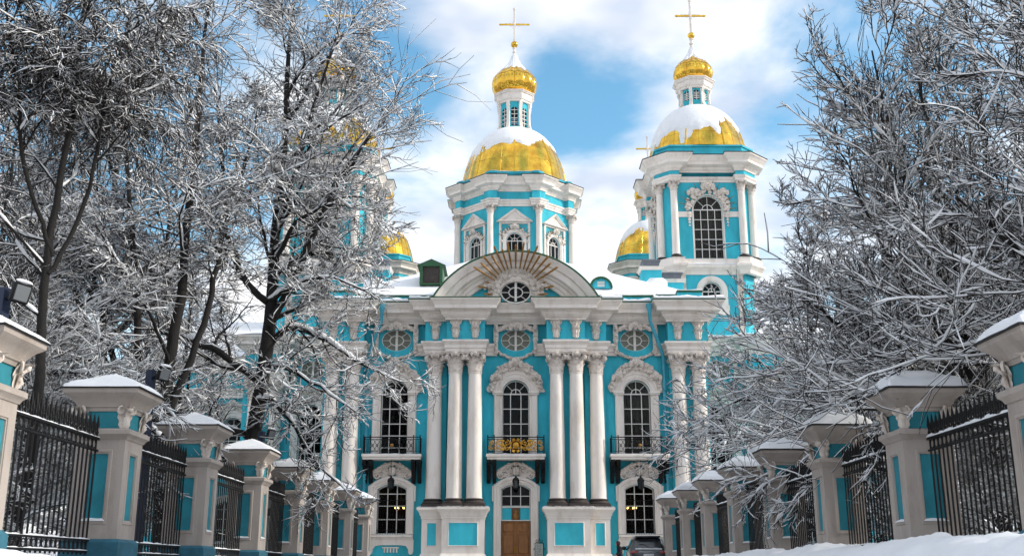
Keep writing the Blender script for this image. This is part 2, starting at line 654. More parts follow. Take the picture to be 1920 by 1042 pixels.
def make_window(parent, loc, rz, kind, hw, z0, zs, cols, rows, rise=0.3, curtain_or_backing=False, single=False, y=0.30):
    bars, panes = panes_and_bars(kind, hw, z0, zs, cols, rows, rise, y=y)
    key = (kind, hw, z0, zs, tuple(cols), tuple(rows), rise, y)
    if key not in MESH:
        MESH[key] = (bars.mesh('window', 'window_paint'), [p.mesh('pane', 'glass', smooth=False, fix=False) for p in panes])
    wm, pm = MESH[key]
    wnd = obj('window', wm, parent, loc, rz)
    if single:
        zt = zs + (hw if kind == 'round' else rise if kind == 'segmental' else 0)
        k2 = key + ('single',)
        if k2 not in MESH:
            out = arched(0, hw, z0, zs, 12) if kind == 'round' else [(-hw, z0), (hw, z0), (hw, zs), (-hw, zs)]
            MESH[k2] = MB().prism([out], y, y + 0.02).mesh('pane', 'glass', smooth=False, fix=False)
        obj('pane', MESH[k2], wnd)
    else:
        for p in pm:
            obj('pane', p, wnd)
    if curtain_or_backing:
        k3 = key + ('curtain_or_backing',)
        if k3 not in MESH:
            mb = MB()
            nx = 40
            xx = [-hw + 2 * hw * i / nx for i in range(nx + 1)]
            zt = zs + (hw if kind == 'round' else rise)
            vs = [(x, y + 0.22 + 0.05 * math.sin(i * 1.3) + 0.02 * math.sin(i * 3.1), z) for z in (z0, zt) for i, x in enumerate(xx)]
            mb.add(vs, [(i, i + 1, i + nx + 2, i + nx + 1) for i in range(nx)])
            MESH[k3] = mb.mesh('curtain_or_backing', 'curtain_or_backing')
        obj('curtain_or_backing', MESH[k3], wnd)
    return wnd


def oval_window(parent, loc, a, b, board=True, y=0.0):
    key = ('oval', a, b, board)
    if key not in MESH:
        mb = MB()
        mb.sweep_xz(ellipse(0, 0, a, b, 40)[::-1], [(-0.03, -0.2), (-0.03, 0.03), (0.05, 0.05), (0.07, 0.0), (0.07, -0.2)], closed=True)
        mb.sweep_xz(ellipse(0, 0, a * 0.47, b * 0.47, 28)[::-1], [(-0.03, -0.1), (-0.03, -0.02), (0.03, -0.02), (0.03, -0.1)], closed=True)
        mb.box(-0.075, 0.075, 0.0, 0.12, -b, b)
        for k in range(8):
            an = PI / 8 + PI * k / 4 if False else PI * k / 4 + 0.0
            if k in (2, 6):
                continue
            d = Vector((a * math.cos(an), 0, b * math.sin(an)))
            mb.tube([d * 0.47 + Vector((0, 0.06, 0)), d + Vector((0, 0.06, 0))], 0.028, 4)
        mb.blob((0, 0.0, 0), 0.1, (1, 0.6, 1), 1)
        # panes: two inner halves, and eight outer sectors
        ps = []
        for k in range(8):
            a0, a1 = PI * k / 4, PI * (k + 1) / 4
            o_ = [(a * math.cos(a0 + (a1 - a0) * t / 5), b * math.sin(a0 + (a1 - a0) * t / 5)) for t in range(6)]
            i_ = [(0.47 * x, 0.47 * z) for x, z in o_][::-1]
            ps.append(MB().prism([o_ + i_], 0.10, 0.12).mesh('pane', 'oval_board' if board else 'glass', smooth=False, fix=False))
        for k in range(2):
            a0, a1 = -PI / 2 + PI * k, PI / 2 + PI * k
            o_ = [(0.47 * a * math.cos(a0 + (a1 - a0) * t / 10), 0.47 * b * math.sin(a0 + (a1 - a0) * t / 10)) for t in range(11)]
            ps.append(MB().prism([o_], 0.10, 0.12).mesh('pane', 'oval_board' if board else 'glass', smooth=False, fix=False))
        MESH[key] = (mb.mesh('window', 'window_paint'), ps)
    wm, ps = MESH[key]
    wnd = obj('window', wm, parent, loc)
    for p in ps:
        obj('pane', p, wnd)
    return wnd


# ---- stucco ornament
def leaf(mb, base, d, up, w, h, curl, n=5):
    """acanthus-like curved leaf: base point, outward dir, width, height, curl outwards"""
    d, up = Vector(d).normalized(), Vector(up)
    side = d.cross(up).normalized()
    prev = []
    vs, fs = [], []
    for i in range(n + 1):
        t = i / n
        c = Vector(base) + up * (h * math.sin(t * PI * 0.56) / math.sin(PI * 0.5)) + d * (curl * t * t * (1.0 + 0.4 * t))
        ww = w * (0.55 + 0.75 * math.sin(PI * min(1, 0.15 + t * 0.75))) * (1 - 0.75 * t ** 4) * 0.5
        ww *= 1.0 + (0.18 if i % 2 else -0.08)
        vs += [c - side * ww - d * 0.02 * 0, c + d * w * 0.16, c + side * ww]
    for i in range(n):
        a = 3 * i
        fs += [(a, a + 1, a + 4, a + 3), (a + 1, a + 2, a + 5, a + 4)]
    mb.add(vs, fs)


def scroll(mb, c, d, r, turns, th, n=22, flip=1, up=Vector((0, 0, 1))):
    """spiral volute in the plane spanned by d and up"""
    d = Vector(d).normalized()
    pts, rad = [], []
    for i in range(n + 1):
        t = i / n
        a = flip * 2 * PI * turns * t + PI / 2
        rr = r * (1 - 0.85 * t)
        pts.append(Vector(c) + d * (rr * math.cos(a)) + up * (rr * math.sin(a)))
        rad.append(th * (1 - 0.45 * t))
    mb.tube(pts, rad, 5)


def cherub(mb, c, s, f=Vector((0, -1, 0))):
    """small winged child's head in relief, facing f"""
    c = Vector(c)
    side = f.cross(Vector((0, 0, 1))).normalized()
    mb.blob(c, s, (0.92, 0.92, 1.08), 2)
    for k in (-1, 1):
        mb.blob(c + f * s * 0.75 + side * k * s * 0.42 - Vector((0, 0, s * 0.25)), s * 0.36, sub=1)
        mb.blob(c + f * s * 0.88 + side * k * s * 0.34 + Vector((0, 0, s * 0.20)), s * 0.16, sub=1)
    mb.blob(c + f * s * 1.0 - Vector((0, 0, s * 0.08)), s * 0.18, sub=1)
    mb.blob(c + f * s * 0.9 - Vector((0, 0, s * 0.5)), s * 0.2, (1.3, 1, 0.6), 1)
    for i in range(11):
        a = PI * (i / 10) - 0.0
        p = c + side * math.cos(a) * s * 0.95 + Vector((0, 0, 1)) * (math.sin(a) * s * 0.95 + s * 0.1) + f * s * 0.35
        mb.blob(p, s * random.uniform(0.26, 0.36), sub=1)
    for k in (-1, 1):
        for q in range(4):
            ang = R(-35 + q * 24)
            dv = side * k * math.cos(ang) + Vector((0, 0, 1)) * math.sin(ang)
            leaf(mb, c + side * k * s * 0.7 - Vector((0, 0, s * 0.4)) + f * s * (0.1 + 0.12 * q), f, dv, s * 0.55, s * 1.25, s * 0.25, 4)


def wavy_ring(cx, cz, a, b, r1, seed, a0=-14, a1=194):
    """outline of a scalloped half ring round an oval or round opening of half axes a, b"""
    out, inn = [], []
    for i in range(61):
        an = R(a0 + (a1 - a0) * i / 60)
        k = r1 * (1 + 0.05 * abs(math.sin(an * 6.5 + seed)) + 0.03 * math.sin(an * 17 + seed)) * (0.93 + 0.09 * math.sin(an))
        out.append((cx + k * math.cos(an), cz + k * math.sin(an)))
        inn.append((cx + a * math.cos(an), cz + b * math.sin(an)))
    return out + inn[::-1]


def cloud_arc(mb, cx, cz, r0, r1, a0, a1, n, y, size, seed):
    rr = random.Random(seed)
    for i in range(n):
        t = rr.random()
        a = a0 + (a1 - a0) * t
        q = r0 + (r1 - r0) * rr.random()
        s_ = size * rr.uniform(0.55, 1.25)
        mb.blob((cx + q * math.cos(a), y - rr.uniform(-0.02, 0.1), cz + q * math.sin(a)), s_, (rr.uniform(0.8, 1.3), 0.75, rr.uniform(0.8, 1.2)), 1)


# ---- columns
def make_capital(r, h):
    """composite capital, origin at its foot"""
    mb = MB()
    k = r / 0.41
    mb.lathe([(r * 1.0, 0), (r * 1.12, 0.02 * h), (r * 1.14, 0.05 * h), (r * 1.02, 0.08 * h), (r * 0.98, 0.4 * h), (r * 1.05, 0.7 * h), (r * 1.22, 0.86 * h), (r * 1.22, 0.88 * h)], 16)
    for row, (n, z, hh, cu) in enumerate(((8, 0.06, 0.38, 0.30), (8, 0.24, 0.42, 0.42))):
        for i in range(n):
            a = 2 * PI * (i + 0.5 * row) / n + PI / 8
            d = Vector((math.cos(a), math.sin(a), 0))
            leaf(mb, d * r * 1.02 + Vector((0, 0, z * h)), d, (0, 0, 1), r * 0.78, hh * h, cu * r, 6)
            mb.blob(d * r * (1.05 + cu * 1.05) + Vector((0, 0, (z + hh * 0.93) * h)), r * 0.15, (1, 1, 0.7), 1)
    for i in range(4):
        a = PI / 4 + i * PI / 2
        d = Vector((math.cos(a), math.sin(a), 0))
        s_ = Vector((-d.y, d.x, 0))
        for q in (-1, 1):
            scroll(mb, d * r * 1.66 + s_ * q * r * 0.14 + Vector((0, 0, 0.70 * h)), d, r * 0.42, 1.4, r * 0.15, 18, -1)
        mb.tube([d * r * 1.0 + Vector((0, 0, 0.5 * h)), d * r * 1.2 + Vector((0, 0, 0.72 * h)), d * r * 1.7 + Vector((0, 0, 0.86 * h))], r * 0.17, 5)
    # abacus with concave sides
    pl = []
    for i in range(4):
        a = PI / 4 + i * PI / 2
        A, B = Vector((math.cos(a), math.sin(a))) * r * 2.25, Vector((math.cos(a + PI / 2), math.sin(a + PI / 2))) * r * 2.25
        t_ = (B - A).normalized()
        pl += [A + t_ * 0.10 * r]
        for q in (0.25, 0.5, 0.75):
            m_ = A.lerp(B, q)
            pl.append(m_ * (1 - 0.14 * math.sin(PI * q)))
        pl += [B - t_ * 0.10 * r]
    mb.sweep([(p.x, p.y) for p in pl][::1], [(-r * 0.9, 0.86 * h), (-0.04 * k, 0.86 * h), (0, 0.89 * h), (0, 0.93 * h), (0.05 * k, 0.95 * h), (0.05 * k, h), (-r * 0.9, h)], closed=True)
    for i in range(4):
        a = i * PI / 2 - PI / 2
        d = Vector((math.cos(a), math.sin(a), 0))
        cherub(mb, d * r * 1.5 + Vector((0, 0, 0.88 * h)), r * 0.36, d) if i == 0 else mb.blob(d * r * 1.36 + Vector((0, 0, 0.93 * h)), r * 0.26, sub=1)
    return mb


def column_meshes(name, rb, rt, z0, zcap, z1):
    """base, shaft and capital meshes at origin"""
    hb = rb * 1.08
    b = MB()
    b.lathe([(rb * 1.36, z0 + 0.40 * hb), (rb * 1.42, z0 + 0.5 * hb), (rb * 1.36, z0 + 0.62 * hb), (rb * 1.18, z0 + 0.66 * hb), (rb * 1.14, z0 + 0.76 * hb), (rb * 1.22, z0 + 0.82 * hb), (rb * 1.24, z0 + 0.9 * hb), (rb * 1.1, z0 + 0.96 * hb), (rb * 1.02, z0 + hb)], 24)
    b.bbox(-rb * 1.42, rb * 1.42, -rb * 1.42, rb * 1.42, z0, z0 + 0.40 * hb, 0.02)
    prof = []
    for i in range(13):
        t = i / 12
        prof.append((rb * 1.0 - (rb - rt) * (t ** 1.7), z0 + hb + (zcap - z0 - hb) * t))
    prof.insert(0, (rb * 1.06, z0 + hb))
    prof[1] = (rb * 1.0, z0 + hb + 0.12)
    prof += [(rt * 1.08, zcap), (rt * 1.08, zcap + 0.06)]
    s_ = MB().lathe(prof, 28)
    c = make_capital(rt, z1 - zcap - 0.05)
    cap = MB().ext(c, Matrix.Translation((0, 0, zcap + 0.05)))
    return s_.mesh('column', 'white_stucco'), b.mesh('column_base', 'column_base'), cap.mesh('capital', 'relief_stucco', angle=60)


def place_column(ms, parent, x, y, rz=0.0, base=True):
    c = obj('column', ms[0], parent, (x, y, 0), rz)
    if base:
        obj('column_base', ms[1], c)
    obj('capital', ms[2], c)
    return c


COLM = column_meshes('big', 0.485, 0.405, 3.78, 12.05, 13.42)

# ---- plan of the front
HALF = 12.3
BAY = 7.75
PLAN_R = [(1.95, -0.22), (1.95, -1.55), (4.42, -1.55), (4.42, -1.02), (5.82, -1.02), (5.82, -0.22), (9.75, -0.22), (9.75, -1.02), (HALF + 0.05, -1.02), (HALF + 0.05, 10.5)]
PLAN = [(-x, y) for x, y in PLAN_R[::-1]] + PLAN_R


def clip_plan(xa, xb):
    """front plan line between two x values that both lie on a front segment"""
    pts = []
    P = PLAN
    for i in range(len(P) - 1):
        (x0, y0), (x1, y1) = P[i], P[i + 1]
        if x1 < xa or x0 > xb:
            continue
        if x0 < xa <= x1 and abs(y0 - y1) < 1e-6:
            pts.append((xa, y0))
        elif not pts and x0 >= xa:
            pts.append((x0, y0))
        if x1 <= xb:
            pts.append((x1, y1))
        else:
            pts.append((xb, y1))
            break
    return pts


# ---- front wall with its openings
UP = dict(hw=0.88, z0=7.0, zs=10.98)
LOW = dict(hw=0.92, z0=2.2, zs=4.95, rise=0.32)
holes = []
for X in (-BAY, 0, BAY):
    holes.append(arched(X, UP['hw'], UP['z0'], UP['zs'], 18))
    holes.append(ellipse(X, 14.46, 0.95, 0.70))
for X in (-BAY, BAY):
    holes.append(segmental(X, LOW['hw'], LOW['z0'], LOW['zs'], LOW['rise']))
holes.append(segmental(0, 0.93, -0.25, LOW['zs'], LOW['rise']))
MB().prism([[(-HALF, -0.3), (-HALF, 15.7), (HALF, 15.7), (HALF, -0.3)]] + holes, 0, 0.6).build('wall', 'turquoise_stucco', church, smooth=False)
for s in (-1, 1):   # side walls of the front arm
    MB().box(min(s * HALF, s * (HALF - 0.6)), max(s * HALF, s * (HALF - 0.6)), 0.6, 10.5, -0.3, 15.7).build('wall', 'turquoise_stucco', church)

# strips of wall behind the columns
for s in (-1, 1):
    for a, b, y in ((2.05, 4.32, -0.62), (4.40, 5.72, -0.30), (9.85, HALF + 0.02, -0.30)):
        x0, x1 = sorted((s * a, s * b))
        MB().box(x0, x1, y, 0.0, 3.6, 13.45).build('pier', 'turquoise_stucco', church)

# pedestals
PED_PROF = [(0.0, -0.3), (0.22, -0.3), (0.22, 0.72), (0.20, 0.78), (0.10, 0.86), (0.06, 0.98), (0.0, 1.02), (0.0, 3.05), (0.05, 3.08), (0.05, 3.2), (0.13, 3.32), (0.13, 3.40), (0.24, 3.55), (0.30, 3.62), (0.30, 3.76), (0.0, 3.78)]
for s in (-1, 1):
    for a, b, y, pz in ((1.92, 4.50, -1.78, 0.86), (4.52, 5.76, -1.25, 0.27), (9.85, HALF + 0.1, -1.25, 0.8)):
        x0, x1 = sorted((s * a, s * b))
        p = MB().sweep([(x0, -0.02), (x0, y), (x1, y), (x1, -0.02)], PED_PROF)
        p.add([(x0, y, 3.78), (x1, y, 3.78), (x1, 0, 3.78), (x0, 0, 3.78)], [(0, 1, 2, 3)])
        po = p.build('pedestal', 'white_stucco', church)
        cx = (x0 + x1) / 2
        MB().box(cx - pz, cx + pz, y - 0.012, y + 0.05, 1.5, 2.82).build('panel', 'turquoise_stucco', po)
        fr = MB().sweep_xz([(cx - pz, 1.5), (cx + pz, 1.5), (cx + pz, 2.82), (cx - pz, 2.82)][::-1], [(0.0, -0.05), (0.0, 0.035), (0.035, 0.045), (0.06, 0.02), (0.06, -0.05)], closed=True, y=y)
        fr.build('panel_frame', 'white_stucco', po)
        sn = MB()
        sn.add(*(lambda n: ([(x0 - 0.25 + (x1 - x0 + 0.5) * i / n, y - 0.27 + 0.25 * j, 3.785 + (0.05 if j == 1 else 0.0) * (0.6 + 0.5 * mnoise.noise(Vector((i * 0.7, j, cx))))) for j in range(3) for i in range(n + 1)],
                          [(j * (n + 1) + i, j * (n + 1) + i + 1, (j + 1) * (n + 1) + i + 1, (j + 1) * (n + 1) + i) for j in range(2) for i in range(n)]))(24))
        sn.build('snow', 'snow', po, fix=False)
# base course of the wall between pedestals
for xa, xb in ((5.98, 9.63), (-9.63, -5.98), (1.12, 1.70), (-1.70, -1.12)):
    MB().sweep([(xa, 0), (xb, 0)], [(0, -0.3), (0.16, -0.3), (0.16, 0.62), (0.08, 0.72), (0.0, 0.76)]).build('base_course', 'white_stucco', church)

# columns
for s in (-1, 1):
    for x, y in ((2.58, -1.14), (3.82, -1.14), (5.14, -0.64), (10.40, -0.64), (11.70, -0.64)):
        place_column(COLM, church, s * x, y)

# architrave (broken by the oval windows), attic, cornice
ARCH = [(-0.15, 13.40), (0.04, 13.40), (0.04, 13.62), (0.09, 13.64), (0.09, 13.84), (0.13, 13.88), (0.20, 14.02), (0.23, 14.04), (0.23, 14.16), (-0.15, 14.19)]
brk = [-HALF - 1, -BAY - 1.22, -BAY + 1.22, -1.22, 1.22, BAY - 1.22, BAY + 1.22, HALF + 1]
for i in (0, 2, 4, 6):
    if i == 0:
        path = [q for q in PLAN if q[0] <= brk[1] and q[0] < -9] + [(brk[1], -0.22)]
    elif i == 6:
        path = [(brk[6], -0.22)] + [q for q in PLAN if q[0] > 9]
    else:
        path = [(brk[i], -0.22)] + [q for q in PLAN if brk[i] < q[0] < brk[i + 1]] + [(brk[i + 1], -0.22)]
    MB().sweep(path, ARCH).build('architrave', 'white_stucco', church)
# attic blocks over the column groups
for s in (-1, 1):
    for a, b, y in ((1.97, 4.40, -1.53), (4.40, 5.80, -1.0), (9.77, HALF + 0.03, -1.0)):
        x0, x1 = sorted((s * a, s * b))
        MB().box(x0, x1, y, 0.0, 14.15, 15.6).build('attic_block', 'turquoise_stucco', church)
CORN = [(-0.1, 15.46), (0.08, 15.46), (0.08, 15.56), (0.16, 15.62), (0.30, 15.80), (0.33, 15.84), (0.33, 15.93), (0.40, 15.95), (0.40, 16.04), (0.44, 16.06), (0.74, 16.08), (0.74, 16.30), (0.78, 16.34), (0.86, 16.46), (0.96, 16.58), (0.99, 16.60), (0.99, 16.70), (-0.4, 16.76)]
MB().sweep(PLAN, CORN).build('cornice', 'white_stucco', church)
MB().sweep(PLAN, [(0.6, 16.742), (1.03, 16.70), (1.05, 16.72), (1.03, 16.76), (0.5, 16.78)]).build('cornice_flashing', 'green_metal', church)


def ledge_snow(path, out, z, th, parent, seed=0.0, step=0.18, inn=-0.3):
    """uneven snow lying on a ledge along a plan path"""
    P = [Vector(p) for p in path]
    L = []
    for i in range(len(P) - 1):
        n = max(1, int((P[i + 1] - P[i]).length / step))
        for k in range(n):
            L.append(P[i].lerp(P[i + 1], k / n))
    L.append(P[-1])
    mb = MB()
    vs, fs = [], []
    for i, p in enumerate(L):
        t = (L[min(i + 1, len(L) - 1)] - L[max(i - 1, 0)]).normalized()
        nrm = Vector((t.y, -t.x))
        k = 0.75 + 0.5 * mnoise.noise(Vector((p.x * 1.1, p.y * 1.1, seed))) + 0.25 * mnoise.noise(Vector((p.x * 4, p.y * 4, seed)))
        k = max(0.15, k)
        for (o, zz) in ((out - 0.02, -0.01), (out + 0.01 + 0.03 * k, 0.3 * th * k), (out - 0.03, 0.8 * th * k), (out - 0.14, th * k), (inn, th * k * 1.2)):
            q = p + nrm * o
            vs.append((q.x, q.y, z + zz))
    for i in range(len(L) - 1):
        for j in range(4):
            fs.append((i * 5 + j, (i + 1) * 5 + j, (i + 1) * 5 + j + 1, i * 5 + j + 1))
    mb.add(vs, fs)
    return mb.build('snow', 'snow', parent, fix=False)


for s in (-1, 1):
    for xa, xb, y in ((6.9, 8.7, -0.22), (8.8, HALF + 1.0, -1.02), (5.4, 6.8, -1.02)):
        x0, x1 = sorted((s * xa, s * xb))
        ledge_snow([(x0, y), (x1, y)], 1.03, 16.77, 0.28, church, seed=xa + s, inn=-0.2)
        MB().box(x0, x1, y + 0.1, 0.9, 16.7, 16.83).build('snow', 'snow', church)

# leaf consoles in the attic above every column, and beside the oval windows
cons = MB()
cons.lathe([(0.13, 14.27), (0.16, 14.5), (0.14, 15.0), (0.2, 15.3), (0.26, 15.44)], 10)
for a in range(5):
    an = PI + PI * a / 4
    d = Vector((math.cos(an), math.sin(an), 0))
    leaf(cons, d * 0.13 + Vector((0, 0, 14.75)), d, (0, 0, 1), 0.32, 0.64, 0.30, 6)
    leaf(cons, d * 0.13 + Vector((0, 0, 14.3)), d, (0, 0, 1), 0.27, 0.58, 0.18, 6)
for q in (-1, 1):
    scroll(cons, (q * 0.2, -0.16, 15.28), (q, 0, 0), 0.15, 1.3, 0.05, 16, -1)
cons.bbox(-0.3, 0.3, -0.28, 0.1, 15.40, 15.50)
cons_me = cons.mesh('console', 'relief_stucco', angle=60)
for s in (-1, 1):
    for x, y in ((2.58, -1.53), (3.82, -1.53), (5.14, -1.0), (10.40, -1.0), (11.70, -1.0)):
        obj('console', cons_me, church, (s * x, y - 0.05, 0))
cons2 = MB()
cons2.bbox(-0.13, 0.13, -0.3, 0.0, 13.5, 15.45, 0.02)
for q, z in ((1, 15.15), (1, 14.2), (1, 13.8)):
    scroll(cons2, (0, -0.33, z), (0, -1, 0), 0.14, 1.2, 0.06, 14, -1)
    cons2.blob((0, -0.36, z), 0.14, (0.9, 0.8, 1.1), 1)
for z in (14.45, 14.75, 15.0):
    leaf(cons2, (0, -0.28, z - 0.2), (0, -1, 0), (0, 0, 1), 0.26, 0.4, 0.14, 5)
cons2_me = cons2.mesh('console', 'relief_stucco', angle=60)


def swag(cx, z, w, dip, y, seed):
    mb = MB()
    rr = random.Random(seed)
    for i in range(34):
        t = i / 33
        x = cx - w + 2 * w * t
        zz = z - dip * (1 - (2 * t - 1) ** 2)
        for k in range(3):
            mb.blob((x + rr.uniform(-.05, .05), y - rr.uniform(0, 0.12), zz + rr.uniform(-.07, .07)), rr.uniform(0.05, 0.1), sub=1)
    for q in (-1, 1):
        mb.blob((cx + q * w, y - 0.05, z + 0.05), 0.13, sub=1)
    return mb


for X in (-BAY, 0, BAY):
    oval_window(church, (X, 0.06, 14.46), 0.95, 0.70)
    for q in (-1, 1):
        obj('console', cons2_me, church, (X + q * 1.28, -0.1, 0))
    g = MB()
    cherub(g, (X, -0.42, 15.32), 0.24)
    for q in (-1, 1):
        scroll(g, (X + q * 0.45, -0.3, 15.25), (q, 0, 0), 0.22, 1.3, 0.08, 16, -1)
        pts = [(X + q * 0.3, -0.3, 15.38), (X + q * 0.7, -0.34, 15.32), (X + q * 0.98, -0.3, 15.08), (X + q * 1.18, -0.25, 15.05)]
        g.tube(pts, [0.1, 0.14, 0.13, 0.07], 6)
        for k in range(5):
            leaf(g, (X + q * (0.35 + 0.17 * k), -0.28, 15.2 - 0.05 * k), (0, -1, 0), Vector((q * 0.5, 0, 0.85)), 0.2, 0.32, 0.12, 4)
    swag(X, 13.66, 1.18, 0.42, -0.06, int(X * 10)).build('garland', 'relief_stucco', church, angle=70)
    g.build('relief', 'relief_stucco', church, angle=70)

# ---- window surrounds and reliefs of the front
SUR = [(0.0, -0.3), (0.0, 0.10), (0.10, 0.10), (0.12, 0.15), (0.34, 0.16), (0.36, 0.22), (0.46, 0.24), (0.52, 0.18), (0.52, -0.02)]
surr = MB().sweep_xz([(0.88, 7.0), (0.88, 10.98)] + arc(0, 10.98, 0.88, 0, PI, 22)[1:] + [(-0.88, 7.0)], [(-o, d) for o, d in SUR])
for q in (-1, 1):
    x0, x1 = sorted((q * 0.84, q * 1.48))
    surr.bbox(x0, x1, -0.27, 0, 10.86, 10.94, 0.015)
    surr.bbox(x0 - 0.03, x1 + 0.03, -0.32, 0, 10.94, 11.10, 0.03)
    xi0, xi1 = sorted((q * 1.06, q * 1.30))
    surr.box(xi0, xi1, -0.20, -0.1, 7.5, 10.6)
surr_me = surr.mesh('surround', 'white_stucco')
rel_me = []
for sd in range(3):
    rel = MB()
    rel.prism([wavy_ring(0, 10.98, 1.36, 1.36, 1.86, sd, 2, 178)], -0.24, 0.0)
    cloud_arc(rel, 0, 10.98, 1.50, 1.72, R(4), R(176), 120, -0.22, 0.12, sd)
    cloud_arc(rel, 0, 10.98, 1.6, 1.98, R(55), R(125), 60, -0.22, 0.12, sd + 10)
    random.seed(sd)
    cherub(rel, (0, -0.42, 12.92), 0.25)
    for q in (-1, 1):
        cherub(rel, (q * 1.22, -0.40, 12.02), 0.21)
        cherub(rel, (q * 0.62, -0.34, 12.72), 0.15)
        rel.blob((q * 1.62, -0.2, 11.25), 0.17, (0.9, 0.7, 1.3), 1)
    rel_me.append(rel.mesh('relief', 'relief_stucco', angle=80))
low_sur = MB().sweep_xz([(0.92, 2.2)] + segmental(0, 0.92, 2.2, 4.95, 0.32, 16)[2:] + [(-0.92, 2.2)], [(-o, d) for o, d in ((0.0, -0.3), (0.0, 0.06), (0.1, 0.08), (0.12, 0.14), (0.26, 0.15), (0.28, 0.22), (0.42, 0.24), (0.48, 0.17), (0.48, -0.02))])
for q in (-1, 1):
    x0, x1 = sorted((q * 1.38, q * 1.5))
    low_sur.bbox(x0, x1, -0.18, 0, 4.2, 5.15, 0.02)
low_me = low_sur.mesh('surround', 'white_stucco')
door_sur = MB().sweep_xz([(0.93, -0.3)] + segmental(0, 0.93, 2.2, 4.95, 0.32, 16)[2:] + [(-0.93, -0.3)], [(-o, d) for o, d in ((0.0, -0.3), (0.0, 0.06), (0.1, 0.08), (0.12, 0.14), (0.26, 0.15), (0.28, 0.22), (0.42, 0.24), (0.48, 0.17), (0.48, -0.02))])
for q in (-1, 1):
    x0, x1 = sorted((q * 1.38, q * 1.5))
    door_sur.bbox(x0, x1, -0.18, 0, 4.2, 5.15, 0.02)
shell = MB()   # rocaille over the ground floor openings
for i in range(13):
    a = R(12 + 156 * i / 12)
    d = Vector((math.cos(a) * 1.25, 0, math.sin(a)))
    shell.tube([Vector((0, -0.06, 5.62)) + d * 0.25, Vector((0, -0.16, 5.62)) + d * 0.55, Vector((0, -0.1, 5.62)) + d * 0.8], [0.04, 0.085, 0.05], 5)
for q in (-1, 1):
    scroll(shell, (q * 0.95, -0.2, 5.78), (q, 0, 0), 0.24, 1.5, 0.07, 20, -1)
    scroll(shell, (q * 0.5, -0.25, 6.2), (q, 0, 0), 0.22, 1.4, 0.06, 20, -1)
    shell.tube([(q * 1.38, -0.16, 5.55), (q * 1.22, -0.22, 5.9), (q * 0.9, -0.25, 6.2), (q * 0.5, -0.25, 6.4), (0, -0.25, 6.56)], [0.09, 0.1, 0.09, 0.09, 0.1], 6)
    for k in range(5):
        leaf(shell, (q * (1.1 - 0.2 * k), -0.2, 5.75 + 0.13 * k), (0, -1, 0), Vector((q * 0.6, 0, 0.8)), 0.2, 0.34, 0.16, 4)
shell.blob((0, -0.28, 6.05), 0.24, (0.9, 0.6, 1.25), 2)
shell.blob((0, -0.32, 6.5), 0.17, (1.1, 0.7, 1.0), 1)
shell_me = shell.mesh('rocaille', 'relief_stucco', angle=70)
sill = MB()
sill.sweep([(-1.38, 0), (1.38, 0)], [(0, 1.86), (0.12, 1.88), (0.16, 1.98), (0.30, 2.04), (0.30, 2.16), (0.0, 2.20)])
ap = [(-1.42, 1.88), (1.42, 1.88), (1.42, 1.2), (1.36, 1.02), (1.22, 0.98), (1.12, 1.06), (1.1, 1.3), (0.95, 1.5), (0.6, 1.55), (-0.6, 1.55), (-0.95, 1.5), (-1.1, 1.3), (-1.12, 1.06), (-1.22, 0.98), (-1.36, 1.02), (-1.42, 1.2)]
sill.prism([ap], -0.12, 0.0)
for k in range(5):
    sill.bbox(-0.42 + 0.19 * k, -0.32 + 0.19 * k, -0.10, 0, 1.1, 1.36, 0.015)
sill.bbox(-0.52, 0.52, -0.09, 0, 1.36, 1.44, 0.01)
sill_me = sill.mesh('sill', 'white_stucco')
UCOLS, UROWS = (0, 0.31, 0.69, 1.0), (0, 0.14, 0.33, 0.52, 0.76, 1.0)
for i, X in enumerate((-BAY, 0, BAY)):
    wd = make_window(church, (X, 0, 0), 0, 'round', UP['hw'], UP['z0'], UP['zs'], UCOLS, UROWS, curtain_or_backing=(X > 1))
    obj('surround', surr_me, wd)
    obj('relief', rel_me[i], wd)
    if X:
        wl_ = make_window(church, (X, 0, 0), 0, 'segmental', LOW['hw'], LOW['z0'], LOW['zs'], (0, 0.34, 0.66, 1.0), (0, 0.33, 0.63, 0.9, 1.0), rise=0.32)
        obj('surround', low_me, wl_)
        obj('sill', sill_me, wl_)
        obj('rocaille', shell_me, wl_)
        gr = MB()
        for k in range(12):
            x = -0.85 + 1.7 * k / 11
            gr.tube([(x, 0.16, 2.2), (x, 0.16, 4.3)], 0.013, 4)
        gr.box(-0.92, 0.92, 0.15, 0.17, 4.26, 4.3)
        gr.box(-0.92, 0.92, 0.15, 0.17, 2.45, 2.48)
        gr.build('grating', 'iron', wl_)
    else:
        wl_ = make_window(church, (X, 0, 0), 0, 'segmental', 0.93, 3.88, LOW['zs'], (0, 0.34, 0.66, 1.0), (0, 0.62, 1.0), rise=0.32)
        door_sur.build('surround', 'white_stucco', wl_)
        obj('rocaille', shell_me, wl_)

# ---- door
door = MB()
for q in (-1, 1):
    x0, x1 = sorted((q * 0.012, q * 0.92))
    door.box(x0, x1, 0.26, 0.34, -0.12, 3.02)
door = door.build('door', 'door_wood', church)
for q in (-1, 1):
    for z0, z1 in ((0.1, 0.9), (1.05, 2.2), (2.35, 2.9)):
        x0, x1 = sorted((q * 0.13, q * 0.80))
        MB().bbox(x0, x1, 0.225, 0.27, z0, z1, 0.035).build('panel', 'door_wood', door)
    MB().tube([(q * 0.07, 0.16, 1.1), (q * 0.07, 0.14, 1.3), (q * 0.07, 0.16, 1.5)], 0.02, 6).build('handle', 'iron_gold', door)
MB().bbox(-0.045, 0.045, 0.22, 0.28, -0.1, 3.0, 0.015).build('meeting_stile', 'door_wood', door)
tp = MB().box(-0.93, 0.93, 0.22, 0.4, 3.02, 3.88).build('transom_panel', 'turquoise_stucco', church)
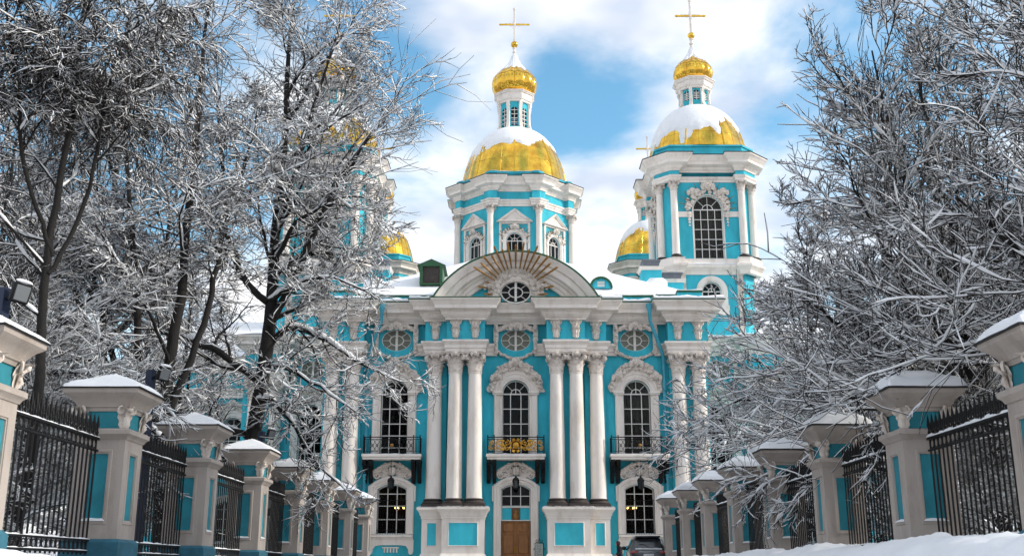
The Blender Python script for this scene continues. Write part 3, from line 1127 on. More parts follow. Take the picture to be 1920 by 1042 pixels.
MB().sweep_xz([(-0.93, 3.02), (0.93, 3.02), (0.93, 3.88), (-0.93, 3.88)], [(0, -0.2), (0, -0.17), (0.05, -0.17), (0.07, -0.22)], closed=True).build('panel_frame', 'window_paint', tp)
ic = MB().bbox(-0.27, 0.27, 0.16, 0.24, 3.08, 3.82, 0.02).build('icon_panel', 'icon_brown', church)
icr = MB()
icr.blob((0, 0.15, 3.58), 0.09, (1, 0.5, 1.1), 2)
icr.blob((0, 0.16, 3.3), 0.17, (0.9, 0.35, 1.3), 2)
icr.build('relief', 'aged_gold', ic)

# ---- balconies
def make_balcony(gold):
    b = MB().bbox(-1.86, 1.86, -1.08, 0.0, 6.86, 7.02, 0.02)
    b.bbox(-1.80, 1.80, -1.02, 0.0, 6.70, 6.86, 0.02)
    slab = b.mesh('balcony', 'white_stucco')
    r = MB()
    F = -1.0
    for (p, q) in (((-1.76, F), (1.76, F)), ((-1.76, F), (-1.76, 0)), ((1.76, F), (1.76, 0))):
        for z, t in ((7.06, 0.025), (7.18, 0.018), (7.95, 0.018), (8.08, 0.03)):
            r.tube([(*p, z), (*q, z)], t, 4)
    for x in (-1.76, -1.35, 1.35, 1.76):
        r.box(x - 0.028, x + 0.028, F - 0.028, F + 0.028, 7.0, 8.12)
        r.blob((x, F, 8.17), 0.05, sub=1)
    for k in range(8):
        for q in (-1, 1):
            y = F + 0.13 * (k + 1) - 0.07
            r.tube([(q * 1.76, y, 7.06), (q * 1.76, y, 8.08)], 0.011, 4)
    for q in (-1, 1):
        for k in range(3):
            x = q * (1.76 - 0.10 - 0.1 * k)
            r.tube([(x, F, 7.18), (x, F, 7.95)], 0.012, 4)
    med = MB()

    def ring(mb, cx, cz, rad, th, n=24):
        mb.tube([(cx + rad * math.cos(2 * PI * i / n), F, cz + rad * math.sin(2 * PI * i / n)) for i in range(n + 1)], th, 4, cap=False)
    if not gold:
        ring(r, 0, 7.565, 0.44, 0.024)
        ring(r, 0, 7.565, 0.36, 0.014)
        for k in range(12):
            a = PI * k / 6
            r.tube([(0.08 * math.cos(a), F, 7.565 + 0.08 * math.sin(a)), (0.36 * math.cos(a), F, 7.565 + 0.36 * math.sin(a))], 0.013, 4)
        med.blob((0, F - 0.02, 7.565), 0.12, (1, 0.5, 1), 2)
        for q in (-1, 1):
            for k, x in enumerate((0.62, 0.92, 1.2)):
                pts = []
                for i in range(25):
                    a = 2 * PI * i / 24
                    pts.append((q * (x + 0.13 * math.sin(2 * a)), F, 7.565 + 0.34 * math.cos(a)))
                r.tube(pts, 0.014, 4, cap=False)
                ring(r, q * x, 7.565, 0.07, 0.014, 12)
            r.tube([(q * 0.47, F, 7.18), (q * 0.47, F, 7.95)], 0.012, 4)
    else:
        ring(med, 0, 7.565, 0.30, 0.035)
        med.blob((0, F - 0.02, 7.565), 0.22, (1, 0.4, 1), 2)
        for k in range(8):
            a = PI * k / 4 + PI / 8
            leaf(med, (0.3 * math.cos(a), F - 0.02, 7.565 + 0.3 * math.sin(a)), (0, -1, 0), Vector((math.cos(a), 0, math.sin(a))), 0.14, 0.16, 0.05, 4)
        for q in (-1, 1):
            for (x, z, rr, fl) in ((0.55, 7.73, 0.17, 1), (0.55, 7.40, 0.17, -1), (0.88, 7.68, 0.2, -1), (0.88, 7.45, 0.2, 1), (1.18, 7.73, 0.16, 1), (1.18, 7.40, 0.16, -1), (1.55, 7.73, 0.16, 1), (1.55, 7.40, 0.16, -1)):
                scroll(med, (q * x, F - 0.01, z), (q, 0, 0), rr * 1.05, 1.4, 0.034, 20, fl)
                med.blob((q * x, F - 0.02, z), 0.055, (1, 0.6, 1), 1)
            for z in (7.3, 7.565, 7.83):
                leaf(med, (q * 0.72, F - 0.02, z), (0, -1, 0), Vector((q, 0, 0.1)), 0.12, 0.28, 0.05, 4)
    br = MB()
    prof = [(0.0, 6.70), (-0.92, 6.70), (-0.95, 6.55), (-0.86, 6.42), (-0.62, 6.34), (-0.44, 6.16), (-0.36, 5.86), (-0.36, 5.62), (-0.30, 5.46), (-0.16, 5.34), (0.0, 5.30)]
    n = len(prof)
    vs = [(x, y, z) for x in (-0.12, 0.12) for y, z in prof]
    br.add(vs, [tuple(range(n)), tuple(range(2 * n - 1, n - 1, -1))] + [(i, (i + 1) % n, n + (i + 1) % n, n + i) for i in range(n)])
    for k in range(6):
        t = k / 5
        br.box(-0.14, 0.14, -0.9 + 0.56 * t, -0.84 + 0.56 * t, 6.36 - 0.6 * t, 6.42 - 0.6 * t)
    br.blob((0, -0.8, 6.55), 0.17, (0.62, 1, 0.8), 1)
    br.blob((0, -0.26, 5.42), 0.16, (0.65, 1, 0.9), 1)
    sn = MB()
    nseg = 40
    vs, fs = [], []
    for i in range(nseg + 1):
        x = -1.84 + 3.68 * i / nseg
        k = 0.6 + 0.5 * mnoise.noise(Vector((x * 2.2, 3.0, 1.0 if gold else 5.0)))
        vs += [(x, -1.07, 7.02), (x, -1.05, 7.02 + 0.05 * k), (x, -0.9, 7.03 + 0.07 * k), (x, -0.2, 7.03 + 0.07 * k)]
    for i in range(nseg):
        fs += [(4 * i + j, 4 * i + 4 + j, 4 * i + 5 + j, 4 * i + 1 + j) for j in range(3)]
    sn.add(vs, fs)
    return slab, r.mesh('railing', 'iron'), med.mesh('medallion', 'iron_gold' if gold else 'aged_gold', angle=60), br.mesh('bracket', 'iron', angle=30), sn.mesh('snow', 'snow', fix=False)


for gold, xs_ in ((False, (-BAY, BAY)), (True, (0,))):
    ms = make_balcony(gold)
    for X in xs_:
        b = obj('balcony', ms[0], church, (X, 0, 0))
        obj('railing', ms[1], b)
        obj('medallion', ms[2], b)['kind'] = 'stuff'
        for x in (-1.70, -1.34, 1.34, 1.70):
            obj('bracket', ms[3], b, (x, 0, 0))
        obj('snow', ms[4], b)

# ---- segmental pediment with its sunburst
PR, PZ, PY = 6.06, 13.72, -1.55
a_in = math.acos(3.0 / 6.06)
HA = math.asin((16.75 - PZ) / 5.9)


def arch_band(prof, name, material, a0=None, n=48):
    """profile (radius, y) swept round the pediment's centre, cut level at the cornice"""
    mb = MB()
    vs, fs = [], []
    m = len(prof)
    for i in range(n + 1):
        for (r_, y) in prof:
            e = math.asin(min(1, (16.76 - PZ) / r_))
            a = e + (PI - 2 * e) * i / n
            vs.append((r_ * math.cos(a), y, PZ + r_ * math.sin(a)))
    for i in range(n):
        for j in range(m - 1):
            fs.append((i * m + j, (i + 1) * m + j, (i + 1) * m + j + 1, i * m + j + 1))
    mb.add(vs, fs)
    return mb.build(name, material, church)


arch_band([(4.45, -1.1), (4.45, -1.42), (4.58, -1.50), (4.66, -1.50), (4.68, -1.58), (4.90, -1.62), (4.94, -1.72), (5.06, -1.78), (5.12, -1.98), (5.16, -2.02), (5.5, -2.06), (5.56, -2.22), (5.66, -2.26), (5.86, -2.42), (5.98, -2.50), (6.04, -2.50)], 'pediment', 'white_stucco')
arch_band([(5.99, -2.46), (6.0, -2.55), (6.09, -2.55), (6.12, -2.50), (6.12, 2.5)], 'pediment_flashing', 'green_metal')
ped_snow = arch_band([(6.10, -2.2), (6.19, -2.1), (6.22, -1.5), (6.22, 3.0)], 'snow', 'snow')
outer = [(4.5 * math.cos(a), PZ + 4.5 * math.sin(a)) for a in np.linspace(math.asin((16.74 - PZ) / 4.5), PI - math.asin((16.74 - PZ) / 4.5), 40)]
tym = MB().prism([outer, ellipse(0, 17.36, 0.93, 0.68, 28)[::-1]], -1.16, -0.7).build('tympanum', 'turquoise_stucco', church, smooth=False)
oval_window(church, (0, -1.24, 17.36), 0.95, 0.70, board=False)
MB().box(-1.3, 1.3, -0.5, -0.4, 16.7, 18.4).build('dark_backing', 'unlit_interior', church)  # added dark sheet closing the view behind the oval window
rel = MB()
rel.prism([wavy_ring(0, 17.3, 1.0, 0.74, 1.78, 3)], -1.42, -1.14)
cloud_arc(rel, 0, 17.3, 1.12, 1.75, R(-14), R(194), 260, -1.42, 0.17, 55)
cloud_arc(rel, 0, 17.3, 1.5, 1.95, R(40), R(140), 70, -1.45, 0.15, 56)
random.seed(4)
for a, q, s_ in ((90, 1.9, 0.27), (62, 1.85, 0.2), (118, 1.85, 0.2), (38, 1.85, 0.22), (142, 1.85, 0.22), (12, 1.75, 0.2), (168, 1.75, 0.2), (75, 1.4, 0.15), (105, 1.4, 0.15)):
    cherub(rel, (q * math.cos(R(a)), -1.66, 17.3 + q * math.sin(R(a))), s_)
rel.build('relief', 'relief_stucco', church, angle=80)
burst = MB().sweep_xz(arc(0, 17.25, 1.6, 0, PI, 30), [(-0.04, 0.0), (-0.04, 0.05), (0.04, 0.05), (0.04, 0.0)], y=-1.4).build('sunburst', 'aged_gold', church)
rays = [(-4, 2.1), (9, 2.5), (19, 2.1), (27, 3.05), (36, 2.8), (45, 3.0), (54, 2.7), (63, 3.15), (71, 2.75), (80, 3.1), (90, 2.9)]
for i, (a, L) in enumerate(rays):
    for aa in ({a, 180 - a}):
        d = Vector((math.cos(R(aa)), 0, math.sin(R(aa))))
        n_ = Vector((-d.z, 0, d.x))
        c0 = Vector((0, -2.0 if L > 2.6 else -1.62, 17.25))
        yo = Vector((0, -0.78 if L > 2.6 else -0.15, 0))
        w0, w1 = 0.04, 0.065
        p0, p1, p2 = c0 + d * 1.5, c0 + d * (L - 0.12) + yo, c0 + d * (L + 0.02) + yo
        mb = MB()
        th = Vector((0, 0.04, 0))
        vs = [p0 - n_ * w0 - th, p0 + n_ * w0 - th, p1 + n_ * w1 - th, p1 - n_ * w1 - th, p2 - th * 0.2]
        vs += [v + th * 2 for v in vs[:4]] + [p2 + th * 0.2]
        vs.append((p0 + p1) / 2 - th * 2.2)
        mb.add(vs, [(0, 1, 10), (1, 2, 10), (2, 3, 10), (3, 0, 10), (3, 2, 4), (5, 8, 7, 6), (7, 8, 9), (0, 5, 6, 1), (1, 6, 7, 2), (2, 7, 9, 4), (4, 9, 8, 3), (3, 8, 5, 0)])
        mb.build('ray', 'aged_gold', burst, smooth=False)

# ---- parapet and roof of the front arm
for s in (-1, 1):
    for a, b, y, z1 in ((5.0, 9.3, 0.35, 17.45), (9.3, 10.6, 0.20, 17.45), (10.6, HALF - 0.1, -0.35, 17.6)):
        x0, x1 = sorted((s * a, s * b))
        pp = MB().box(x0, x1, y, 1.2, 16.7, z1).build('parapet', 'turquoise_stucco', church)
        MB().box(x0 - 0.03, x1 + 0.03, y - 0.12, 1.25, z1 - 0.005, z1 + 0.10).build('parapet_cap', 'green_metal', pp)
        ledge_snow([(x0, y), (x1, y)], 0.10, z1 + 0.10, 0.12, pp, seed=a * s, inn=-0.9)
    xx = sorted((s * (HALF - 0.4), s * HALF))
    MB().box(xx[0], xx[1], 1.2, 12, 15.7, 17.45).build('parapet', 'turquoise_stucco', church)


def snow_sheet(corners, n, name, parent, amp=0.05, seed=0.0, m=None):
    A, B, C, D = [Vector(p) for p in corners]
    m = m or n
    vs, fs = [], []
    nrm = (B - A).cross(D - A).normalized()
    if nrm.z < 0:
        nrm = -nrm
    for j in range(m + 1):
        for i in range(n + 1):
            p = A.lerp(B, i / n).lerp(D.lerp(C, i / n), j / m)
            e = min(1.0, 4 * min(i / n, 1 - i / n, j / m, 1 - j / m) + 0.25)
            vs.append(p + nrm * (e * amp * (0.7 + 1.3 * mnoise.noise(p * 0.5 + Vector((seed, 0, 0))) + 0.4 * mnoise.noise(p * 1.9))))
    for j in range(m):
        for i in range(n):
            a = j * (n + 1) + i
            fs.append((a, a + 1, a + n + 2, a + n + 1))
    return MB().add(vs, fs).build(name, 'snow', parent, fix=False)


RZ, AP = 17.56, 24.2
E0 = HALF - 0.05
roof = MB().add([(-E0, 0.35, RZ), (E0, 0.35, RZ), (0, 12.4, AP), (0, 25, AP), (E0, 25, RZ), (-E0, 25, RZ)], [(0, 1, 2), (1, 4, 3, 2), (0, 2, 3, 5)]).build('roof', 'green_metal', church, smooth=False)
snow_sheet([(-E0, 0.45, RZ + 0.08), (E0, 0.45, RZ + 0.08), (0.02, 12.4, AP + 0.08), (-0.02, 12.4, AP + 0.08)], 60, 'snow', roof, 0.07, 1.0, 24)
for s in (-1, 1):
    snow_sheet([(s * E0, 0.5, RZ + 0.08), (s * E0, 25, RZ + 0.08), (0, 25, AP + 0.08), (0, 12.4, AP + 0.08)], 24, 'snow', roof, 0.07, 2.0 + s)
MB().box(-9.5, 9.5, 11, 25, 15, 17.5).build('ceiling', 'unlit_interior', church)

# dormers
def roof_y(z):
    return 0.35 + (z - RZ) / (AP - RZ) * 12.05


dx, dz = -5.75, 18.75
dy = roof_y(dz)
dm = MB().prism([[(dx - 0.78, dz), (dx + 0.78, dz), (dx + 0.78, dz + 1.35), (dx + 0.95, dz + 1.35), (dx, dz + 1.78), (dx - 0.95, dz + 1.35), (dx - 0.78, dz + 1.35)],
                 [(dx - 0.58, dz + 0.1), (dx - 0.58, dz + 1.3), (dx + 0.58, dz + 1.3), (dx + 0.58, dz + 0.1)]], dy - 0.5, dy + 2.6).build('dormer', 'green_metal', church, smooth=False)
MB().box(dx - 0.58, dx + 0.58, dy - 0.35, dy - 0.3, dz + 0.1, dz + 1.3).build('shutter', 'column_base', dm)
ds = MB().add([(dx - 0.97, dy - 0.5, dz + 1.38), (dx, dy - 0.5, dz + 1.82), (dx + 0.97, dy - 0.5, dz + 1.38), (dx + 0.97, dy + 2.6, dz + 1.38), (dx, dy + 2.6, dz + 1.82), (dx - 0.97, dy + 2.6, dz + 1.38)], [(0, 1, 4, 5), (1, 2, 3, 4)]).build('dormer_roof', 'green_metal', dm)
dx, dz = 5.75, 18.35
dy = roof_y(dz)
dm = MB().prism([[(dx - 0.66, dz)] + [(dx + 0.66 * math.cos(a), dz + 0.66 * math.sin(a) * 1.0) for a in np.linspace(0, PI, 14)]], dy - 0.35, dy + 1.5).build('dormer', 'turquoise_stucco', church)
MB().sweep_xz(arc(dx, dz, 0.64, 0, PI, 16), [(0.0, 0.45 - dy), (0.0, 0.52 - dy), (-0.14, 0.52 - dy), (-0.14, -1.5 - dy), (-0.08, -1.5 - dy)]).build('dormer_roof', 'green_metal', dm)
lv = MB()
for k in range(4):
    lv.box(dx - 0.24, dx + 0.24, dy - 0.40, dy - 0.34, dz + 0.1 + 0.1 * k, dz + 0.15 + 0.1 * k)
lv.build('louvre', 'white_stucco', dm)

# drain pipes
for s in (-1, 1):
    pipe = MB()
    pipe.lathe([(0.2, 16.55), (0.2, 16.3), (0.1, 15.95), (0.1, 15.9)], 12, (s * 8.58, -1.42, 0))
    pipe.tube([(s * 8.58, -1.42, 15.95), (s * 8.62, -1.32, 15.4), (s * 9.4, -0.42, 13.7), (s * 9.5, -0.35, 13.3), (s * 9.5, -0.3, 9), (s * 9.5, -0.3, 0.3)], 0.115, 12)
    for z in (13.0, 10.6, 8.2, 5.8, 3.4, 1.2):
        pipe.lathe([(0.12, z - 0.05), (0.14, z - 0.04), (0.14, z + 0.04), (0.12, z + 0.05)], 12, (s * 9.5, -0.3, 0))
    pipe.build('drain_pipe', 'pipe_blue', church)

# ---- domes
def dome_profile(r0, h, rt, n=18, flare=0.05):
    """bulging dome: (radius, height) from base to the lantern ring"""
    pr = []
    a_end = math.acos(rt / r0)
    for i in range(n + 1):
        a = a_end * i / n
        pr.append((r0 * math.cos(a) ** 0.92 * (1 + flare * math.exp(-8 * a) - flare), h * math.sin(a) / math.sin(a_end)))
    return pr


def dome_lobe(k=8, d=0.012):
    return lambda a, z: 1 - d * (1 - abs(math.cos(k * a / 2)) ** 0.8)


def make_dome(r0, h, rt, thr, seed, bias):
    prof = dome_profile(r0, h, rt)
    lob = dome_lobe()
    d = MB().lathe(prof, 96, lobe=lob)
    dome_me = d.mesh('dome', 'gold', angle=50)
    rib = MB()
    for k in range(8):
        a = 2 * PI * k / 8
        pts = [(r_ * 1.004 * math.cos(a), r_ * 1.004 * math.sin(a), z) for r_, z in prof]
        rib.tube(pts, 0.085, 6)
    for k in range(24):
        if k % 3 == 0:
            continue
        a = 2 * PI * k / 24
        pts = [(r_ * lob(a, 0) * math.cos(a), r_ * lob(a, 0) * math.sin(a), z) for r_, z in prof[:-2]]
        rib.tube(pts, 0.03, 4)
    for j in (4, 8, 12):
        r_, z = prof[j]
        rib.tube([(r_ * lob(2 * PI * k / 96, 0) * math.cos(2 * PI * k / 96), r_ * lob(2 * PI * k / 96, 0) * math.sin(2 * PI * k / 96), z) for k in range(97)], 0.022, 4, cap=False)
    rib_me = rib.mesh('rib', 'gold', angle=60)
    # snow: a shell that rises out of the gilding where snow lies
    NA, NZ = 144, 46
    P2 = dome_profile(r0, h, rt, NZ)
    vs, fs = [], []
    for j, (r_, z) in enumerate(P2):
        t = j / NZ
        for i in range(NA):
            a = 2 * PI * i / NA
            q = Vector((math.cos(a) * 2.2, math.sin(a) * 2.2, t * 2.6 + seed))
            nz = 0.5 * mnoise.noise(q) + 0.3 * mnoise.noise(q * 2.7) + 0.07 * mnoise.noise(q * 7)
            val = t - thr - bias * math.cos(a) + nz * 0.42 + 0.03 * math.cos(8 * a)
            th = max(-0.10, min(0.10, val * 1.1)) + (0.02 * mnoise.noise(q * 9) if val > 0 else 0)
            rr = r_ * lob(a, z) + th + 0.012
            vs.append((rr * math.cos(a), rr * math.sin(a), z + max(0, th) * 0.5))
    for j in range(NZ):
        for i in range(NA):
            k = (i + 1) % NA
            fs.append((j * NA + i, j * NA + k, (j + 1) * NA + k, (j + 1) * NA + i))
    snow_me = MB().add(vs, fs).mesh('snow', 'snow', fix=False)
    return dome_me, rib_me, snow_me


def onion(r, h):
    """melon-ribbed onion dome, origin at its foot"""
    prof = [(0.58, 0.0), (0.74, 0.035), (0.89, 0.10), (0.98, 0.19), (1.0, 0.28), (0.965, 0.38), (0.86, 0.475), (0.70, 0.56), (0.53, 0.64), (0.38, 0.715), (0.27, 0.79), (0.18, 0.88), (0.11, 1.0)]
    fine = []
    for i in range(len(prof) - 1):
        for k in range(3):
            t = k / 3
            fine.append((r * (prof[i][0] * (1 - t) + prof[i + 1][0] * t), h * (prof[i][1] * (1 - t) + prof[i + 1][1] * t)))
    fine.append((r * prof[-1][0], h))
    lob = lambda a, z: 0.92 + 0.08 * abs(math.sin(6 * a)) ** 0.6
    mb = MB().lathe(fine, 144, lobe=lob)
    g = mb.mesh('onion_dome', 'gold', angle=70)
    seams = MB()
    for z_ in (0.12, 0.27, 0.42, 0.55):
        for i in range(len(fine) - 1):
            if fine[i][1] <= z_ * h < fine[i + 1][1]:
                rr = fine[i][0]
                seams.tube([(rr * lob(2 * PI * k / 96, 0) * math.cos(2 * PI * k / 96), rr * lob(2 * PI * k / 96, 0) * math.sin(2 * PI * k / 96), z_ * h) for k in range(97)], 0.012, 4, cap=False)
    NA = 96
    vs, fs = [], []
    up = [p for p in fine if p[1] >= 0.38 * h]
    for j, (r_, z) in enumerate(up):
        for i in range(NA):
            a = 2 * PI * i / NA
            q = Vector((math.cos(a) * 2, math.sin(a) * 2, z / h * 3 + r))
            val = (z / h - 0.60) + 0.16 * mnoise.noise(q) + 0.10 * mnoise.noise(q * 3)
            th = max(-0.06, min(0.06, val * 0.8))
            rr = r_ * lob(a, z) + th
            vs.append((rr * math.cos(a), rr * math.sin(a), z + max(0, th)))
    for j in range(len(up) - 1):
        for i in range(NA):
            k = (i + 1) % NA
            fs.append((j * NA + i, j * NA + k, (j + 1) * NA + k, (j + 1) * NA + i))
    return g, seams.mesh('seam', 'aged_gold'), MB().add(vs, fs).mesh('snow', 'snow', fix=False)


def make_cross(s, ball):
    """finial, ball and rayed cross; returns parts with origin at the foot of the finial"""
    fin = MB().lathe([(0.20, 0), (0.26, 0.1), (0.16, 0.2), (0.13, 0.5), (0.20, 0.58), (0.20, 0.66), (0.12, 0.74), (0.12, 0.95), (0.19, 1.0), (0.19, 1.06), (0.10, 1.12)], 12).mesh('finial', 'white_stucco')
    z = 1.1 + ball
    b = MB().blob((0, 0, z), ball, sub=3).mesh('ball', 'gold', angle=80)
    c = MB()
    zt = z + ball
    H = 3.3 * s
    za = zt + H * 0.52
    c.bbox(-0.085, 0.085, -0.06, 0.06, zt - 0.05, zt + H, 0.02)
    c.blob((0, 0, zt + H), 0.15, (1, 0.6, 1.3), 1)
    cg = MB()
    for q in (-1, 1):
        x0, x1 = sorted((0.09 * q, 1.25 * s * q))
        cg.bbox(x0, x1, -0.055, 0.055, za - 0.085, za + 0.085, 0.02)
        cg.blob((1.28 * s * q, 0, za), 0.13, (1.5, 0.6, 1), 1)
        x0, x1 = sorted((0.1 * q, 0.9 * s * q))
        c.box(x0, x1, -0.05, 0.05, za + 0.075, za + 0.115)
    for k in range(8):
        a = PI / 8 + k * PI / 4
        for da, L in ((0, 0.5), (0.2, 0.38), (-0.2, 0.38)):
            if k % 2 == 0 or da == 0:
                c.tube([(0, 0, za), (L * s * math.cos(a + da), 0, za + L * s * math.sin(a + da))], [0.035, 0.006], 4)
    c.blob((0, -0.02, za), 0.16, (1, 0.6, 1), 1)
    return fin, b, c.mesh('cross', 'white_stucco'), cg.mesh('cross_arm', 'gold')


def put_cross(parent, x, y, z, s, ball):
    key = ('cross', s, ball)
    if key not in MESH:
        MESH[key] = make_cross(s, ball)
    f, b, c, a = MESH[key]
    fo = obj('finial', f, parent, (x, y, z))
    obj('ball', b, fo)
    obj('cross', c, fo)
    obj('cross_arm', a, fo)


def octagon(ap, a0=PI / 8):
    r_ = ap / math.cos(PI / 8)
    return [(r_ * math.cos(-PI / 2 - PI / 8 - k * PI / 4 + 2 * PI), r_ * math.sin(-PI / 2 - PI / 8 - k * PI / 4)) for k in range(8)][::-1]


def lantern_meshes(ap, z0, z1, zc, win):
    """octagonal lantern: wall with openings, corner piers with scrolled feet, cornice"""
    side = 2 * ap * math.tan(PI / 8)
    face = MB().prism([[(-side / 2, z0), (-side / 2, z1), (side / 2, z1), (side / 2, z0)], arched(0, side * 0.27, win[0], win[1], 8)], -ap, -ap + 0.15)
    w = MB()
    for k in range(8):
        w.ext(face, Matrix.Rotation(k * PI / 4, 4, 'Z'))
    pier = MB()
    h = z1 - z0
    rr = ap / math.cos(PI / 8)
    for k in range(8):
        a = PI / 8 + k * PI / 4
        M = Matrix.Rotation(a, 4, 'Z')
        pr = [(rr - 0.1, z0 - 0.15), (rr + 0.42, z0 - 0.15), (rr + 0.42, z0 + 0.12 * h), (rr + 0.26, z0 + 0.24 * h), (rr + 0.12, z0 + 0.38 * h), (rr + 0.10, z0 + 0.80 * h), (rr + 0.2, z0 + 0.88 * h), (rr + 0.26, z1), (rr - 0.1, z1)]
        n = len(pr)
        hw = side * 0.13
        vs = [M @ Vector((x, y, z)) for y in (-hw, hw) for x, z in pr]
        pier.add(vs, [tuple(range(n)), tuple(range(2 * n - 1, n - 1, -1))] + [(i, (i + 1) % n, n + (i + 1) % n, n + i) for i in range(n)])
    oc = octagon(ap + 0.08)
    cor = MB().sweep(oc, [(-0.5, z1 - 0.02), (0.12, z1 - 0.02), (0.12, z1 + 0.12), (0.22, z1 + 0.2), (0.26, z1 + 0.3), (0.26, zc - 0.22), (0.36, zc - 0.2), (0.44, zc - 0.08), (0.5, zc - 0.06), (0.5, zc), (-0.2, zc + 0.12), (-1.0, zc + 0.14)], closed=True)
    bars = MB()
    hw = side * 0.27
    b1 = MB()
    b1.box(-0.03, 0.03, -ap + 0.05, -ap + 0.11, win[0], win[1] + hw)
    for k in range(1, 5):
        z = win[0] + (win[1] - win[0]) * k / 4
        b1.box(-hw, hw, -ap + 0.04, -ap + 0.12, z - 0.035, z + 0.035)
    for k in range(8):
        bars.ext(b1, Matrix.Rotation(k * PI / 4, 4, 'Z'))
    gl = MB().prism([arched(0, hw, win[0], win[1], 8)], -ap + 0.1, -ap + 0.12)
    return (w.mesh('lantern', 'turquoise_stucco', smooth=False), pier.mesh('lantern_pier', 'white_stucco', angle=25), cor.mesh('lantern_cornice', 'white_stucco', angle=25),
            bars.mesh('muntin', 'window_paint', smooth=False), gl.mesh('pane', 'glass', smooth=False))


def put_lantern(parent, x, y, ms, n_panes=8):
    lo = obj('lantern', ms[0], parent, (x, y, 0))
    for nm, m in zip(('lantern_pier', 'lantern_cornice', 'muntin'), ms[1:4]):
        obj(nm, m, lo)['kind'] = 'stuff' if nm == 'muntin' else 'thing'
    for k in range(8):
        if k in (0, 1, 2, 6, 7):
            obj('pane', ms[4], lo, (0, 0, 0), k * PI / 4)
    return lo


# ---- central drum
DX, DY = 0.0, 30.0
A = 5.15
side = 2 * A * math.tan(PI / 8)
DW = dict(hw=0.76, z0=26.6, zs=29.0)
face = MB().prism([[(-side / 2, 22.5), (-side / 2, 35.3), (side / 2, 35.3), (side / 2, 22.5)], arched(0, DW['hw'], DW['z0'], DW['zs'], 12)], -A, -A + 0.35)
face_me = face.mesh('drum_wall', 'turquoise_stucco', smooth=False)
COLD = column_meshes('drum', 0.31, 0.27, 23.5, 31.45, 32.3)
dsur = MB().sweep_xz([(DW['hw'], DW['z0'])] + arc(0, DW['zs'], DW['hw'], 0, PI, 16) + [(-DW['hw'], DW['z0'])], [(-o, d) for o, d in ((0.0, -0.2), (0.0, 0.08), (0.08, 0.1), (0.1, 0.16), (0.3, 0.18), (0.34, 0.1), (0.34, -0.05))], y=-A)
dped = MB()
for q in (-1, 1):     # side strips and triangular pediment
    x0, x1 = sorted((q * 1.2, q * 1.42))
    dped.box(x0, x1, -A - 0.14, -A, 26.0, 30.75)
dped.box(-1.42, 1.42, -A - 0.15, -A, 30.58, 30.75)
dped.sweep_xz([(-1.66, 30.75), (1.66, 30.75), (0, 32.0)], [(0.0, -0.1), (0.0, 0.34), (0.06, 0.36), (0.12, 0.28), (0.2, 0.24), (0.22, 0.16), (0.22, -0.1)], closed=True, y=-A)
dped.prism([[(-1.5, 30.8), (1.5, 30.8), (0, 31.9)]], -A - 0.12, -A)
drel = MB()
cloud_arc(drel, 0, DW['zs'], 1.0, 1.25, R(15), R(165), 46, -A - 0.12, 0.11, 77)
random.seed(9)
cherub(drel, (0, -A - 0.3, 30.28), 0.22)
for q in (-1, 1):
    drel.blob((q * 1.0, -A - 0.2, 29.5), 0.17, (1, 0.6, 1.3), 1)
    drel.blob((q * 1.16, -A - 0.15, 28.9), 0.13, (0.9, 0.6, 1.4), 1)
dray = MB()
for a in range(15, 170, 12):
    if abs(a - 90) < 20:
        continue
    d = Vector((math.cos(R(a)), 0, math.sin(R(a))))
    dray.tube([Vector((0, -A - 0.2, DW['zs'])) + d * 1.1, Vector((0, -A - 0.3, DW['zs'])) + d * 1.62], [0.05, 0.015], 4)
d_me = (dsur.mesh('surround', 'white_stucco'), dped.mesh('window_pediment', 'white_stucco', angle=25), drel.mesh('relief', 'relief_stucco', angle=80), dray.mesh('ray', 'aged_gold'))
for k in range(8):
    rz = k * PI / 4
    dw = obj('drum_wall', face_me, church, (DX, DY, 0), rz)
    for nm, m in zip(('surround', 'window_pediment', 'relief', 'ray'), d_me):
        obj(nm, m, dw)
    a = -PI / 2 + rz
    make_window(church, (DX + A * math.cos(a), DY + A * math.sin(a), 0), rz, 'round', DW['hw'], DW['z0'], DW['zs'], (0, 0.32, 0.68, 1), (0, 0.5, 1.0), single=k in (3, 4, 5), y=0.15)
for k in range(8):
    a = PI / 8 + k * PI / 4
    rv = (A + 0.22) / math.cos(PI / 8)
    place_column(COLD, church, DX + rv * math.cos(a), DY + rv * math.sin(a), a + PI / 2)
MB().lathe([(0.01, 34.9), (A, 34.9)], 8, (DX, DY, 0), a0=PI / 8).build('drum_ceiling', 'unlit_interior', church)


def breaks(oc, w, d):
    """closed octagonal path with a forward break of half width w and depth d round each vertex"""
    out = []
    n = len(oc)
    for i in range(n):
        P_, Q, N = Vector(oc[i - 1]), Vector(oc[i]), Vector(oc[(i + 1) % n])
        ta, tb = (Q - P_).normalized(), (N - Q).normalized()
        na, nb = Vector((ta.y, -ta.x)), Vector((tb.y, -tb.x))
        bis = (na + nb).normalized()
        p1, p2 = Q - ta * w, Q + tb * w
        m_ = (na + nb) / (1 + na.dot(nb)) * d
        out += [p1, p1 + na * d, Q + m_, p2 + nb * d, p2]
    return [(p.x, p.y) for p in out]


